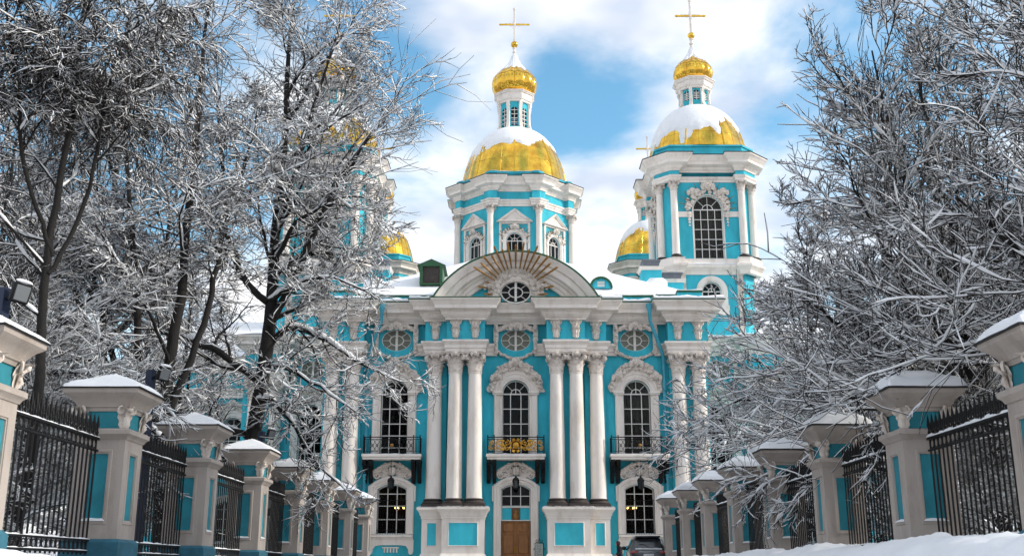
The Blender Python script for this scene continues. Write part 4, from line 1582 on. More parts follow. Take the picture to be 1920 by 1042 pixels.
DC = breaks(octagon(A + 0.02), 0.55, 0.42)
ent = MB().sweep([(x + DX, y + DY) for x, y in DC], [(-0.3, 32.28), (0.06, 32.28), (0.06, 32.5), (0.12, 32.55), (0.12, 32.7), (0.2, 32.76), (0.24, 32.9), (-0.3, 32.94)], closed=True).build('drum_architrave', 'white_stucco', church, angle=25)
MB().sweep([(x + DX, y + DY) for x, y in DC], [(0.0, 32.9), (0.0, 33.75)], closed=True).build('drum_frieze', 'turquoise_stucco', church, smooth=False)
MB().sweep([(x + DX, y + DY) for x, y in DC], [(-0.3, 33.7), (0.08, 33.7), (0.10, 33.82), (0.22, 33.98), (0.26, 34.1), (0.40, 34.16), (0.62, 34.22), (0.62, 34.46), (0.70, 34.56), (0.86, 34.78), (0.92, 34.82), (0.92, 34.94), (-0.8, 35.06)], closed=True).build('drum_cornice', 'white_stucco', church, angle=25)
MB().sweep([(x + DX, y + DY) for x, y in DC], [(0.5, 34.98), (0.96, 34.93), (0.98, 34.97), (0.94, 35.0), (-0.7, 35.1)], closed=True).build('cornice_flashing', 'dark_eave', church, angle=25)
DB = breaks(octagon(A + 0.02), 0.42, 0.22)
MB().sweep([(x + DX, y + DY) for x, y in DB], [(0.0, 35.0), (0.0, 35.48), (0.10, 35.5), (0.10, 35.66), (-1.2, 35.74)], closed=True).build('drum_attic', 'turquoise_stucco', church, smooth=False)
ledge_snow([(x + DX, y + DY) for x, y in DB] + [(DB[0][0] + DX, DB[0][1] + DY)], 0.10, 35.67, 0.10, church, 4.4, inn=-0.3)
ms = make_dome(5.22, 5.9, 1.75, 0.46, 5.1, 0.10)
dm = obj('dome', ms[0], church, (DX, DY, 35.66))
obj('rib', ms[1], dm)
obj('snow', ms[2], dm)
lm = lantern_meshes(1.42, 41.0, 44.5, 45.55, (41.9, 43.6))
put_lantern(church, DX, DY, lm)
om = onion(2.3, 4.5)
oo = obj('onion_dome', om[0], church, (DX, DY, 45.55))
obj('seam', om[1], oo)
obj('snow', om[2], oo)
put_cross(church, DX, DY, 49.9, 1.1, 0.36)

# ---- four corner towers
TA, TB = 3.42, 2.65      # apothem of the main faces, half width of a main face
TW = dict(hw=1.16, z0=23.35, zs=27.4)
TL = dict(hw=0.74, z0=19.4, zs=20.75)
tface = MB().prism([[(-TB, 16.0), (-TB, 30.8), (TB, 30.8), (TB, 16.0)], arched(0, TW['hw'], TW['z0'], TW['zs'], 16), arched(0, TL['hw'], TL['z0'], TL['zs'], 10)], -TA, -TA + 0.45).mesh('tower_wall', 'turquoise_stucco', smooth=False)
ch_ = TA - TB
cw = ch_ * math.sqrt(2)
cap_ = (TA + TB) / math.sqrt(2)
tcham = MB().box(-cw / 2, cw / 2, -cap_, -cap_ + 0.4, 16, 30.8).mesh('tower_wall', 'turquoise_stucco', smooth=False)
TPLAN = [(-TB, -TA), (TB, -TA), (TA, -TB), (TA, TB), (TB, TA), (-TB, TA), (-TA, TB), (-TA, -TB)]
COLT = column_meshes('tower', 0.30, 0.26, 23.3, 28.75, 29.65)
tsur = MB().sweep_xz([(TW['hw'], TW['z0'])] + arc(0, TW['zs'], TW['hw'], 0, PI, 18) + [(-TW['hw'], TW['z0'])], [(-o, d) for o, d in ((0.0, -0.2), (0.0, 0.06), (0.06, 0.08), (0.1, 0.03), (0.1, -0.05))], y=-TA)
tsur.box(-TB + 0.1, -TW['hw'] - 0.1, -TA - 0.07, -TA, 26.75, 27.2)
tsur.box(TW['hw'] + 0.1, TB - 0.1, -TA - 0.07, -TA, 26.75, 27.2)
trel = MB()
cloud_arc(trel, 0, TW['zs'], 1.3, 1.75, R(-5), R(185), 120, -TA - 0.12, 0.16, 31)
random.seed(12)
cherub(trel, (0, -TA - 0.35, 29.25), 0.3)
for q in (-1, 1):
    cherub(trel, (q * 1.2, -TA - 0.3, 28.75), 0.24)
    for k in range(5):
        trel.blob((q * 1.5, -TA - 0.14, 27.0 - 0.24 * k), 0.19 - 0.025 * k, (0.9, 0.6, 1.1), 1)
tray = MB()
for a in range(0, 181, 13):
    d = Vector((math.cos(R(a)), 0, math.sin(R(a))))
    tray.tube([Vector((0, -TA - 0.15, TW['zs'])) + d * 1.5, Vector((0, -TA - 0.3, TW['zs'])) + d * 2.35], [0.06, 0.012], 4)
tlsur = MB().sweep_xz([(TL['hw'], TL['z0'])] + arc(0, TL['zs'], TL['hw'], 0, PI, 14) + [(-TL['hw'], TL['z0'])], [(-o, d) for o, d in ((0.0, -0.2), (0.0, 0.08), (0.1, 0.1), (0.12, 0.16), (0.42, 0.18), (0.46, 0.1), (0.46, -0.05))], y=-TA)
tlsur.box(-1.28, -0.70, -TA - 0.15, -TA, 19.0, 19.6)
tlsur.box(0.70, 1.28, -TA - 0.15, -TA, 19.0, 19.6)
tlsur.box(-1.28, 1.28, -TA - 0.16, -TA, 18.85, 19.4)
tl_me = tlsur.mesh('surround', 'white_stucco', angle=25)
t_me = (tsur.mesh('surround', 'white_stucco', angle=25), trel.mesh('relief', 'relief_stucco', angle=80), tray.mesh('ray', 'aged_gold'))
TC = [(x, y) for x, y in TPLAN]


def tbreak(w, d):
    """tower plan with the cornice broken forward over the column pairs"""
    out = []
    for k in range(4):
        c, s = math.cos(k * PI / 2), math.sin(k * PI / 2)
        for x, y in ((-TB + w, -TA), (TB - w, -TA), (TB - w, -TA - d), (TB + d * 0.42, -TA - d), (TA + d, -TB - d * 0.42), (TA + d, -TB + w), (TA, -TB + w)):
            out.append((c * x - s * y, s * x + c * y))
    return out


TCB = tbreak(0.42, 0.56)
ent_m = MB().sweep(TCB, [(-0.3, 29.62), (0.06, 29.62), (0.06, 29.82), (0.14, 29.9), (0.18, 30.05), (-0.3, 30.08)], closed=True).mesh('tower_architrave', 'white_stucco', angle=25)
fr_m = MB().sweep(TCB, [(0, 30.04), (0, 30.5)], closed=True).mesh('tower_frieze', 'turquoise_stucco', smooth=False)
co_m = MB().sweep(TCB, [(-0.3, 30.44), (0.08, 30.44), (0.1, 30.54), (0.24, 30.68), (0.28, 30.8), (0.42, 30.86), (0.66, 30.92), (0.66, 31.14), (0.74, 31.24), (0.92, 31.46), (0.98, 31.5), (0.98, 31.62), (-0.6, 31.74)], closed=True).mesh('tower_cornice', 'white_stucco', angle=25)
fl_m = MB().sweep(TCB, [(0.5, 31.66), (1.02, 31.61), (1.04, 31.65), (1.0, 31.68), (-0.5, 31.78)], closed=True).mesh('cornice_flashing', 'dark_eave', angle=25)
at_m = MB().sweep(TPLAN, [(0.46, 31.6), (0.46, 32.45), (0.56, 32.47), (0.56, 32.62), (-1.2, 32.7)], closed=True).mesh('tower_attic', 'turquoise_stucco', smooth=False)
lo_m = MB().sweep(TCB, [(-0.3, 22.05), (0.06, 22.05), (0.10, 22.3), (0.3, 22.55), (0.36, 22.6), (0.36, 22.78), (0.2, 22.86), (0.16, 23.2), (0.2, 23.3), (-0.3, 23.32)], closed=True).mesh('string_course', 'white_stucco', angle=25)
bs_m = MB().box(-0.22, 0.22, -TA - 0.14, -TA, 17, 22.1)
scroll(bs_m, (0, -TA - 0.2, 21.5), (1, 0, 0), 0.26, 1.4, 0.09, 18, 1)
for k in range(4):
    leaf(bs_m, (0, -TA - 0.14, 20.6 - 0.35 * k), (0, -1, 0), (0, 0, 1), 0.36, 0.5, 0.2, 4)
bs_m = bs_m.mesh('bracket', 'relief_stucco', angle=50)
tdm = make_dome(4.12, 4.55, 1.4, 0.36, 8.9, 0.18)
tlm = lantern_meshes(1.12, 36.95, 38.9, 39.75, (37.85, 38.5))
tom = onion(1.68, 3.3)


def make_tower(x, y):
    for k in range(4):
        rz = k * PI / 2
        tw = obj('tower_wall', tface, church, (x, y, 0), rz)
        for nm, m in zip(('surround', 'relief', 'ray'), t_me):
            obj(nm, m, tw)
        for q in (-1, 1):
            obj('bracket', bs_m, tw, (q * 2.2, 0, 0))
        obj('tower_wall', tcham, church, (x, y, 0), rz + PI / 4)
        a = -PI / 2 + rz
        px, py = x + TA * math.cos(a), y + TA * math.sin(a)
        seen = k == 0 or (k == 1 and x < 0) or (k == 3 and x > 0)
        make_window(church, (px, py, 0), rz, 'round', TW['hw'], TW['z0'], TW['zs'], (0, 0.26, 0.5, 0.74, 1), (0, 0.2, 0.4, 0.6, 0.8, 1.0), single=not seen, y=0.18, curtain_or_backing=(k == 0))  # pale tower backing stands in for sky light showing through the glass
        w2 = make_window(church, (px, py, 0), rz, 'round', TL['hw'], TL['z0'], TL['zs'], (0, 0.33, 0.67, 1), (0, 0.5, 1.0), single=not seen, y=0.18)
        obj('surround', tl_me, tw)
        c, s = math.cos(rz), math.sin(rz)
        for qx, qy in ((-TB + 0.0, -TA - 0.22), (TB - 0.0, -TA - 0.22)):
            place_column(COLT, church, x + c * qx - s * qy, y + s * qx + c * qy, rz)
    for nm, m in (('tower_architrave', ent_m), ('tower_frieze', fr_m), ('tower_cornice', co_m), ('cornice_flashing', fl_m), ('tower_attic', at_m), ('string_course', lo_m)):
        obj(nm, m, church, (x, y, 0))
    d = obj('dome', tdm[0], church, (x, y, 32.62), PI / 8 + (0 if y < 30 else -3 * PI / 4 if x > 0 else -PI / 4))
    obj('rib', tdm[1], d)
    obj('snow', tdm[2], d)
    put_lantern(church, x, y, tlm)
    o_ = obj('onion_dome', tom[0], church, (x, y, 39.75))
    obj('seam', tom[1], o_)
    obj('snow', tom[2], o_)
    put_cross(church, x, y, 42.9, 0.92, 0.3)
    ledge_snow([(x + TB, y - TA), (x - TB, y - TA)][::-1], 0.36, 22.8, 0.16, church, x, inn=-0.1)


TX, TY0, TY1 = 15.15, 14.9, 45.0
for sx in (-1, 1):
    for ty in (TY0, TY1):
        make_tower(sx * TX, ty)

# ---- corner blocks and cross arms behind the front arm
BY = 10.6
bsur_me = surr_me
for s in (-1, 1):
    X0, X1 = 12.4, 20.2
    cxw = 15.1
    hl = [arched(cxw, UP['hw'], UP['z0'], UP['zs'], 18), segmental(cxw, LOW['hw'], LOW['z0'], LOW['zs'], LOW['rise']), ellipse(cxw, 14.46, 0.95, 0.70)]
    loops = [[(X0, -0.3), (X0, 15.7), (X1, 15.7), (X1, -0.3)]] + hl
    if s < 0:
        loops = [[(-x, z) for x, z in lp] for lp in loops]
    wo = MB().prism(loops, BY, BY + 0.6).build('wall', 'turquoise_stucco', church, smooth=False)
    wu = make_window(church, (s * cxw, BY, 0), 0, 'round', UP['hw'], UP['z0'], UP['zs'], UCOLS, UROWS)
    obj('surround', surr_me, wu)
    obj('relief', rel_me[0], wu)
    wd = make_window(church, (s * cxw, BY, 0), 0, 'segmental', LOW['hw'], LOW['z0'], LOW['zs'], (0, 0.34, 0.66, 1.0), (0, 0.33, 0.63, 0.9, 1.0), rise=0.32)
    obj('surround', low_me, wd)
    obj('sill', sill_me, wd)
    oval_window(church, (s * cxw, BY + 0.06, 14.46), 0.95, 0.70)
    for x in (17.6, 19.2):
        place_column(COLM, church, s * x, BY - 0.64)
    x0, x1 = sorted((s * 17.0, s * 19.85))
    p = MB().sweep([(x0, BY), (x0, BY - 1.25), (x1, BY - 1.25), (x1, BY)], PED_PROF)
    p.add([(x0, BY - 1.25, 3.78), (x1, BY - 1.25, 3.78), (x1, BY, 3.78), (x0, BY, 3.78)], [(0, 1, 2, 3)])
    p.build('pedestal', 'white_stucco', church)
    MB().box(x0, x1, BY - 1.0, BY, 14.2, 15.6).build('attic_block', 'turquoise_stucco', church)
    path = [(12.35, BY - 0.2), (16.95, BY - 0.2), (16.95, BY - 1.02), (19.9, BY - 1.02), (19.9, BY + 6)]
    if s < 0:
        path = [(-x, y) for x, y in path][::-1]
    MB().sweep(path, CORN).build('cornice', 'white_stucco', church)
    pa = [(16.3, BY - 0.2), (16.95, BY - 0.2), (16.95, BY - 1.02), (19.9, BY - 1.02), (19.9, BY + 6)]
    pa2 = [(12.35, BY - 0.2), (13.8, BY - 0.2)]
    for q in (pa, pa2):
        if s < 0:
            q = [(-x, y) for x, y in q][::-1]
        MB().sweep(q, ARCH).build('architrave', 'white_stucco', church)
    for q in (-1, 1):
        obj('console', cons2_me, church, (s * cxw + q * 1.28, BY - 0.1, 0))
    ledge_snow([(x, y) for x, y in path], 0.97, 16.76, 0.16, church, 3.3 * s)
    # transept: end bay further back
    loops = [[(20.2, -0.3), (20.2, 15.7), (30.0, 15.7), (30.0, -0.3)]]
    loops += [arched(22.6, UP['hw'], UP['z0'], UP['zs'], 18), segmental(22.6, LOW['hw'], LOW['z0'], LOW['zs'], LOW['rise'])]
    if s < 0:
        loops = [[(-x, z) for x, z in lp] for lp in loops]
    YT = 17.5
    MB().prism(loops, YT, YT + 0.6).build('wall', 'turquoise_stucco', church, smooth=False)
    wu = make_window(church, (s * 22.6, YT, 0), 0, 'round', UP['hw'], UP['z0'], UP['zs'], UCOLS, UROWS)
    obj('surround', surr_me, wu)
    obj('relief', rel_me[1], wu)
    wd = make_window(church, (s * 22.6, YT, 0), 0, 'segmental', LOW['hw'], LOW['z0'], LOW['zs'], (0, 0.34, 0.66, 1.0), (0, 0.33, 0.63, 0.9, 1.0), rise=0.32)
    obj('surround', low_me, wd)
    obj('sill', sill_me, wd)
    for x in (25.2, 26.6, 28.9):
        place_column(COLM, church, s * x, YT - 0.64)
    x0, x1 = sorted((s * 20.2, s * 30.2))
    path = [(x0, YT - 0.2), (x1, YT - 0.2)] if s > 0 else [(x0, YT - 0.2), (x1, YT - 0.2)]
    MB().sweep(path, CORN).build('cornice', 'white_stucco', church)
    MB().sweep(path, ARCH).build('architrave', 'white_stucco', church)
    xs_ = sorted((s * 30.0, s * 29.4))
    MB().box(xs_[0], xs_[1], YT + 0.6, 44, -0.3, 15.7).build('wall', 'turquoise_stucco', church)
    xs_ = sorted((s * 20.2, s * 19.6))
    MB().box(xs_[0], xs_[1], BY + 0.6, YT + 0.05, -0.3, 15.7).build('wall', 'turquoise_stucco', church)
    xa, xb = sorted((s * 12.2, s * 20.6))
    rf = MB().box(xa, xb, BY - 0.3, YT + 0.3, 16.5, 16.82).build('roof', 'green_metal', church)
    snow_sheet([(xa, BY - 0.3, 16.86), (xb, BY - 0.3, 16.86), (xb, YT + 2, 17.6), (xa, YT + 2, 17.6)], 20, 'snow', rf, 0.08, s * 3.0)
    xa, xb = sorted((s * 11.0, s * 31.0))
    rf = MB().add([(xa, YT - 0.3, 16.8), (xb, YT - 0.3, 16.8), (xb, 30, 22.5), (xa, 30, 22.5), (xb, 43, 16.8), (xa, 43, 16.8)], [(0, 1, 2, 3), (3, 2, 4, 5)]).build('roof', 'green_metal', church, smooth=False)
    snow_sheet([(xa, YT - 0.3, 16.86), (xb, YT - 0.3, 16.86), (xb, 30, 22.56), (xa, 30, 22.56)], 30, 'snow', rf, 0.08, s * 5.0)
MB().box(-20, 20, 44, 44.6, -0.3, 17).build('wall', 'turquoise_stucco', church)
MB().box(-29.5, 29.5, 8.0, 43.5, -0.05, 0.0).build('floor', 'unlit_interior', church)

# blocks on the roof beside the right tower
for s in (-1, 1):
    for x, y, hw, z0, z1, cap in ((9.95, 7.6, 0.72, 17.0, 21.3, True), (11.6, 8.6, 0.8, 17.0, 20.6, True)):
        b = MB().box(s * x - hw, s * x + hw, y - hw, y + hw, z0, z1).build('chimney', 'turquoise_stucco', church)
        MB().sweep([(s * x - hw, y - hw), (s * x + hw, y - hw), (s * x + hw, y + hw), (s * x - hw, y + hw)], [(-0.1, z1 - 0.15), (0.06, z1 - 0.15), (0.1, z1), (0.18, z1 + 0.1), (-0.3, z1 + 0.14)], closed=True).build('chimney_cornice', 'white_stucco', b)
        MB().lathe([(hw * 1.1, z1 + 0.14), (hw * 1.2, z1 + 0.5), (hw * 1.35, z1 + 0.55), (hw * 1.35, z1 + 0.65), (0.0, z1 + 0.9)], 4, (s * x, y, 0), a0=PI / 4).build('chimney_cap', 'grey_metal', b, smooth=False)
    sb = MB().bbox(s * 10.0 - 0.75, s * 10.0 + 0.75, 4.6, 6.0, 18.3, 20.0, 0.28).build('snow', 'snow', church)

MB().box(-11.6, 11.6, 4.2, 4.3, -0.1, 15.6).build('dark_backing', 'unlit_interior', church)  # added dark sheet behind the front openings so the windows read dark
for s in (-1, 1):  # the same added dark sheets behind the windows at either side
    xa, xb = sorted((s * 12.4, s * 19.5))
    MB().box(xa, xb, BY + 3.0, BY + 3.1, -0.1, 15.6).build('dark_backing', 'unlit_interior', church)
    xa, xb = sorted((s * 20.4, s * 29.3))
    MB().box(xa, xb, 20.6, 20.7, -0.1, 15.6).build('dark_backing', 'unlit_interior', church)

# chandeliers glimpsed inside the ground floor windows
for s in (-1, 1):
    ch = thing('chandelier', 'lit brass chandelier glimpsed inside the ground floor window %s of the door' % ('left' if s < 0 else 'right'), 'chandelier', (s * 7.45, 70.6, 3.85), group='chandeliers inside the church')
    MB().tube([(0.36 * math.cos(2 * PI * k / 16), 0.36 * math.sin(2 * PI * k / 16), 0) for k in range(17)], 0.02, 5, cap=False).build('ring', 'iron_gold', ch)
    MB().tube([(0, 0, 0), (0, 0, 3.0)], 0.015, 5).build('chain', 'iron_gold', ch)
    MB().tube([(-0.36, 0, 0), (0.36, 0, 0)], 0.015, 5).build('arm', 'iron_gold', ch)
    for k in range(6):
        MB().blob((0.36 * math.cos(k * PI / 3), 0.36 * math.sin(k * PI / 3), 0.1), 0.05, (0.7, 0.7, 1.3), 1).build('candle_lamp', 'bulb', ch)

# ------------------------------------------------------------------ fence pillars and railings
def fence_x(s, y):
    return -8.42 + 0.0125 * (y - 16) if s < 0 else 7.95


PY0, PSTEP, NP = 16.0, 5.6, 8
PSC = 1.0


def sq(h):
    return [(-h, -h), (h, -h), (h, h), (-h, h)]


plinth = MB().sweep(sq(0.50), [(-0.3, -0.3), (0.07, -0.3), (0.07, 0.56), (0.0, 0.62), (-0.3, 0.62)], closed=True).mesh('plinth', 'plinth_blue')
# shaft with a recessed panel on each face
shaft = MB()
f4 = MB()
pw, z0, z1, dep = 0.19, 0.98, 2.24, 0.035
f5 = MB()
for fb, hw_ in ((f4, 0.5), (f5, 0.5 - dep)):
    fb.prism([[(-hw_, 0.62), (-hw_, 2.56), (hw_, 2.56), (hw_, 0.62)], [(-pw, z0), (pw, z0), (pw, z1), (-pw, z1)]], -0.5, -0.5 + dep)
    fb.sweep_xz([(-pw, z0), (pw, z0), (pw, z1), (-pw, z1)][::-1], [(0.03, -0.01), (0.03, 0.018), (0.075, 0.018), (0.09, -0.01)], closed=True, y=-0.5)
for k in range(4):
    shaft.ext(f4 if k % 2 == 0 else f5, Matrix.Rotation(k * PI / 2, 4, 'Z'))
shaft.sweep(sq(0.5), [(-0.02, 2.52), (0.02, 2.52), (0.05, 2.58), (0.10, 2.62), (0.10, 2.70), (0.05, 2.73), (-0.02, 2.74)], closed=True)
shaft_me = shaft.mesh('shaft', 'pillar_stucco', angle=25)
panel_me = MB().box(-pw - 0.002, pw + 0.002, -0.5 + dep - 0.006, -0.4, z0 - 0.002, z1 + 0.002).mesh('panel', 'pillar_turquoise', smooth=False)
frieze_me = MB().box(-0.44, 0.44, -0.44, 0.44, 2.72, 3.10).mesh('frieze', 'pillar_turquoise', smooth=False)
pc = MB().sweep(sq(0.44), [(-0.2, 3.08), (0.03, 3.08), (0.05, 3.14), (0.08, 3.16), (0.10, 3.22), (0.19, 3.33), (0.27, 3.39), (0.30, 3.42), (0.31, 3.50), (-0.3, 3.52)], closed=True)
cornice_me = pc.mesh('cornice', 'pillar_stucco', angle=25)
eave_me = MB().sweep(sq(0.74), [(-0.5, 3.515), (0.05, 3.502), (0.06, 3.515), (0.04, 3.53), (-0.70, 3.88)], closed=True).mesh('cap_roof', 'dark_eave', smooth=False)


def cap_snow(seed, thick=0.07):
    n = 22
    vs, fs = [], []
    for j in range(n + 1):
        for i in range(n + 1):
            x, y = -0.79 + 1.58 * i / n, -0.79 + 1.58 * j / n
            m_ = max(abs(x), abs(y)) / 0.79
            rr = math.hypot(x, y) / 0.79
            base = 3.53 + 0.36 * (1 - m_) ** 1.0
            k = 0.85 + 0.45 * mnoise.noise(Vector((x * 2.0, y * 2.0, seed))) + 0.15 * mnoise.noise(Vector((x * 7, y * 7, seed)))
            e = min(1, max(0.0, 1 - m_) * 6) ** 0.5
            vs.append((x * (1 + 0.015 * mnoise.noise(Vector((x * 6, y * 6, seed + 3)))), y, base + thick * k * (0.12 + e) * (1.0 - 0.35 * math.exp(-rr * rr * 9)) - 0.01))
    w = n + 1
    for j in range(n):
        for i in range(n):
            fs.append((j * w + i, j * w + i + 1, (j + 1) * w + i + 1, (j + 1) * w + i))
    return MB().add(vs, fs).mesh('snow', 'snow', fix=False)


orn = MB()      # acanthus at a corner of the frieze
for (z, hh, ww, cu) in ((2.74, 0.26, 0.24, 0.10), (2.88, 0.26, 0.30, 0.20)):
    for da in (-35, 0, 35):
        a = R(-45 + da)
        d = Vector((math.cos(a), math.sin(a), 0))
        leaf(orn, Vector((0.44, -0.44, z)) + d * 0.03 - Vector((0.03, -0.03, 0)), d, (0, 0, 1), ww * 0.7, hh, cu, 6)
for q in (-1, 1):
    scroll(orn, (0.46 + q * 0.07, -0.46 + q * 0.07, 3.08), (0.7 * q, 0.7 * q, 0), 0.085, 1.3, 0.03, 14, -1)
orn.tube([(0.42, -0.42, 2.72), (0.49, -0.49, 2.85), (0.47, -0.47, 2.98), (0.56, -0.56, 3.10)], [0.05, 0.07, 0.06, 0.05], 6)
orn.blob((0.56, -0.56, 3.09), 0.07, sub=1)
orn.blob((0.43, -0.43, 2.75), 0.07, (1, 1, 0.7), 1)
orn_me = orn.mesh('acanthus', 'relief_stucco', angle=60)
snow_meshes = [cap_snow(3.0 * k, 0.07 if k < 2 else 0.16) for k in range(4)]
ORD = ['nearest', 'second', 'third', 'fourth', 'fifth', 'sixth', 'seventh', 'farthest']


def sill_snow(seed):
    mb = MB()
    n = 12
    vs, fs = [], []
    for i in range(n + 1):
        x = -0.24 + 0.48 * i / n
        k = 0.6 + 0.5 * mnoise.noise(Vector((x * 8, seed, 0)))
        e = math.sin(PI * i / n) ** 0.4
        vs += [(x, -0.535, 0.955), (x, -0.53, 0.965 + 0.04 * k * e), (x, -0.46, 0.975 + 0.07 * k * e)]
    for i in range(n):
        fs += [(3 * i, 3 * i + 3, 3 * i + 4, 3 * i + 1), (3 * i + 1, 3 * i + 4, 3 * i + 5, 3 * i + 2)]
    return mb.add(vs, fs).mesh('snow', 'snow', fix=False)


ss_me = sill_snow(2.0)
for side, sx in (('left', -1), ('right', 1)):
    for k in range(NP):
        y = PY0 + PSTEP * k
        x = fence_x(sx, y)
        t = thing('fence_pillar', 'turquoise panelled pillar with snowy cap, %s in the %s fence' % (ORD[k] + (' from the camera' if 0 < k < 7 else ''), side), 'pillar', (x, y, 0), group='snow capped pillars of the church fence')
        t.scale = (PSC, PSC, PSC)
        t['kind'] = 'thing'
        obj('plinth', plinth, t)
        sh = obj('shaft', shaft_me, t)
        for q in range(4):
            obj('panel', panel_me, sh, (0, 0, 0), q * PI / 2)
            if (k + q) % 3 != 2:
                obj('snow', ss_me, sh, (0, 0, 0), q * PI / 2)
        obj('frieze', frieze_me, t)
        for q in range(4):
            obj('acanthus', orn_me, t, (0, 0, 0), q * PI / 2)
        co = obj('cornice', cornice_me, t)
        cr = obj('cap_roof', eave_me, t)
        obj('snow', snow_meshes[(k % 2) + (2 if sx > 0 else 0)], cr, (0, 0, 0), (k % 4) * PI / 2)

# railing section (local y along the fence)
RL = PSTEP - 1.0
NB = 23
bar = MB()
bar.tube([(0, 0, 0.34), (0, 0, 2.92)], 0.019, 6)
bar.lathe([(0.019, 2.74), (0.034, 2.78), (0.019, 2.82), (0.02, 2.86), (0.038, 2.93), (0.02, 3.06), (0.002, 3.16)], 6)
bar_me = bar.mesh('bar', 'iron')
sp = MB()
sp.tube([(0, 0, 2.66), (0, 0, 2.82)], 0.012, 5)
sp.lathe([(0.012, 2.80), (0.028, 2.86), (0.002, 2.98)], 5)
spear_me = sp.mesh('spearhead', 'iron')
rails = []
for z, h_, w_ in ((0.40, 0.025, 0.03), (0.62, 0.02, 0.03), (2.42, 0.02, 0.03), (2.66, 0.025, 0.035)):
    rails.append(MB().bbox(-w_, w_, -RL / 2, RL / 2, z - h_, z + h_, 0.006).mesh('rail', 'iron'))
rings = MB()
for i in range(NB - 1):
    y = -RL / 2 + RL * (i + 1.0) / NB
    for zc, rr in ((0.51, 0.075), (2.54, 0.085)):
        rings.tube([(0, y + rr * math.cos(a), zc + rr * math.sin(a)) for a in np.linspace(0, 2 * PI, 13)], 0.013, 4, cap=False)
rings_me = rings.mesh('ring_band', 'iron')
base_me = MB().bbox(-0.22, 0.22, -RL / 2 - 0.02, RL / 2 + 0.02, -0.3, 0.22, 0.02).mesh('footing', 'plinth_blue')


def rail_snow(seed, heavy):
    vs, fs = [], []
    o = 0
    for z, w_, th in ((0.645, 0.035, 0.03), (2.685, 0.045, 0.05 if heavy else 0.03), (0.425, 0.035, 0.02)):
        n = 90
        for i in range(n + 1):
            y = -RL / 2 + RL * i / n
            k = 0.5 + 0.9 * mnoise.noise(Vector((y * 3.1, seed, z))) + 0.6 * mnoise.noise(Vector((y * 11, seed, z)))
            k = max(0.02, k + (0.5 if heavy else 0.1))
            vs += [(-w_, y, z - 0.004), (-w_ * 0.8, y, z + th * k * 0.8), (0, y, z + th * k), (w_ * 0.8, y, z + th * k * 0.8), (w_, y, z - 0.004)]
        for i in range(n):
            for j in range(4):
                fs.append((o + 5 * i + j, o + 5 * i + 5 + j, o + 5 * i + 6 + j, o + 5 * i + 1 + j))
        o = len(vs)
    return MB().add(vs, fs).mesh('snow', 'snow', fix=False)


rs_me = [rail_snow(1.0, False), rail_snow(6.0, True)]
PAIR = ['first and second', 'second and third', 'third and fourth', 'fourth and fifth', 'fifth and sixth', 'sixth and seventh', 'seventh and eighth']
for side, sx in (('left', -1), ('right', 1)):
    for k in range(NP - 1):
        t = thing('iron_railing', 'black iron railing between the %s pillars of the %s fence' % (PAIR[k], side), 'railing', (fence_x(sx, PY0 + PSTEP * (k + 0.5)), PY0 + PSTEP * (k + 0.5), 0), group='iron railings of the church fence')
        t.scale = (1, 1, 0.95)
        obj('footing', base_me, t)
        for m in rails:
            obj('rail', m, t)
        obj('ring_band', rings_me, t)['kind'] = 'stuff'
        for i in range(NB):
            y = -RL / 2 + RL * (i + 0.5) / NB
            obj('bar', bar_me, t, (0, y, 0))
            if i < NB - 1:
                obj('spearhead', spear_me, t, (0, y + RL * 0.5 / NB, 0))
        obj('snow', rs_me[0 if sx < 0 else 1], t)

# ------------------------------------------------------------------ floodlight posts behind the left fence
po = MB().bbox(-0.09, 0.09, -0.09, 0.09, -0.2, 4.62, 0.01).mesh('post', 'post_blue')
arm = MB().tube([(0, 0, 4.4), (0.14, 0, 4.44), (0.32, 0, 4.46)], 0.03, 6).mesh('arm', 'iron')
Mh = Matrix.Translation((0.36, 0, 4.5)) @ Matrix.Rotation(R(105), 4, 'Y') @ Matrix.Rotation(R(18), 4, 'X')
hd = MB()
b_ = MB().bbox(-0.17, 0.17, -0.16, 0.16, -0.06, 0.06, 0.03)
hd.ext(b_, Mh)
for k in range(5):
    hd.ext(MB().box(-0.16 + 0.07 * k, -0.14 + 0.07 * k, -0.14, 0.14, -0.10, -0.04), Mh)
head = hd.mesh('lamp_head', 'iron')
lens = MB().ext(MB().bbox(-0.13, 0.13, -0.12, 0.12, 0.05, 0.07, 0.01), Mh).mesh('lens', 'lamp_glass')
hs = MB().ext(MB().blob((-0.20, 0, 0.01), 0.15, (0.25, 1.0, 0.5), 2), Mh).mesh('snow', 'snow')
for k, (x, y, nm) in enumerate(((-8.8, 17.4, 'nearest'), (-8.8, 25.0, 'second nearest'), (-8.8, 36.6, 'third nearest'), (-8.8, 45.4, 'farthest'))):
    t = thing('floodlight_post', 'dark blue post with a grey floodlight behind left fence, %s the camera' % (nm + (' to' if k < 3 else ' from')), 'floodlight', (x, y, 0), R(-20), group='floodlight posts behind the left fence')
    obj('post', po, t)
    obj('arm', arm, t)
    h_ = obj('lamp_head', head, t)
    obj('lens', lens, h_)
    obj('snow', hs, h_)

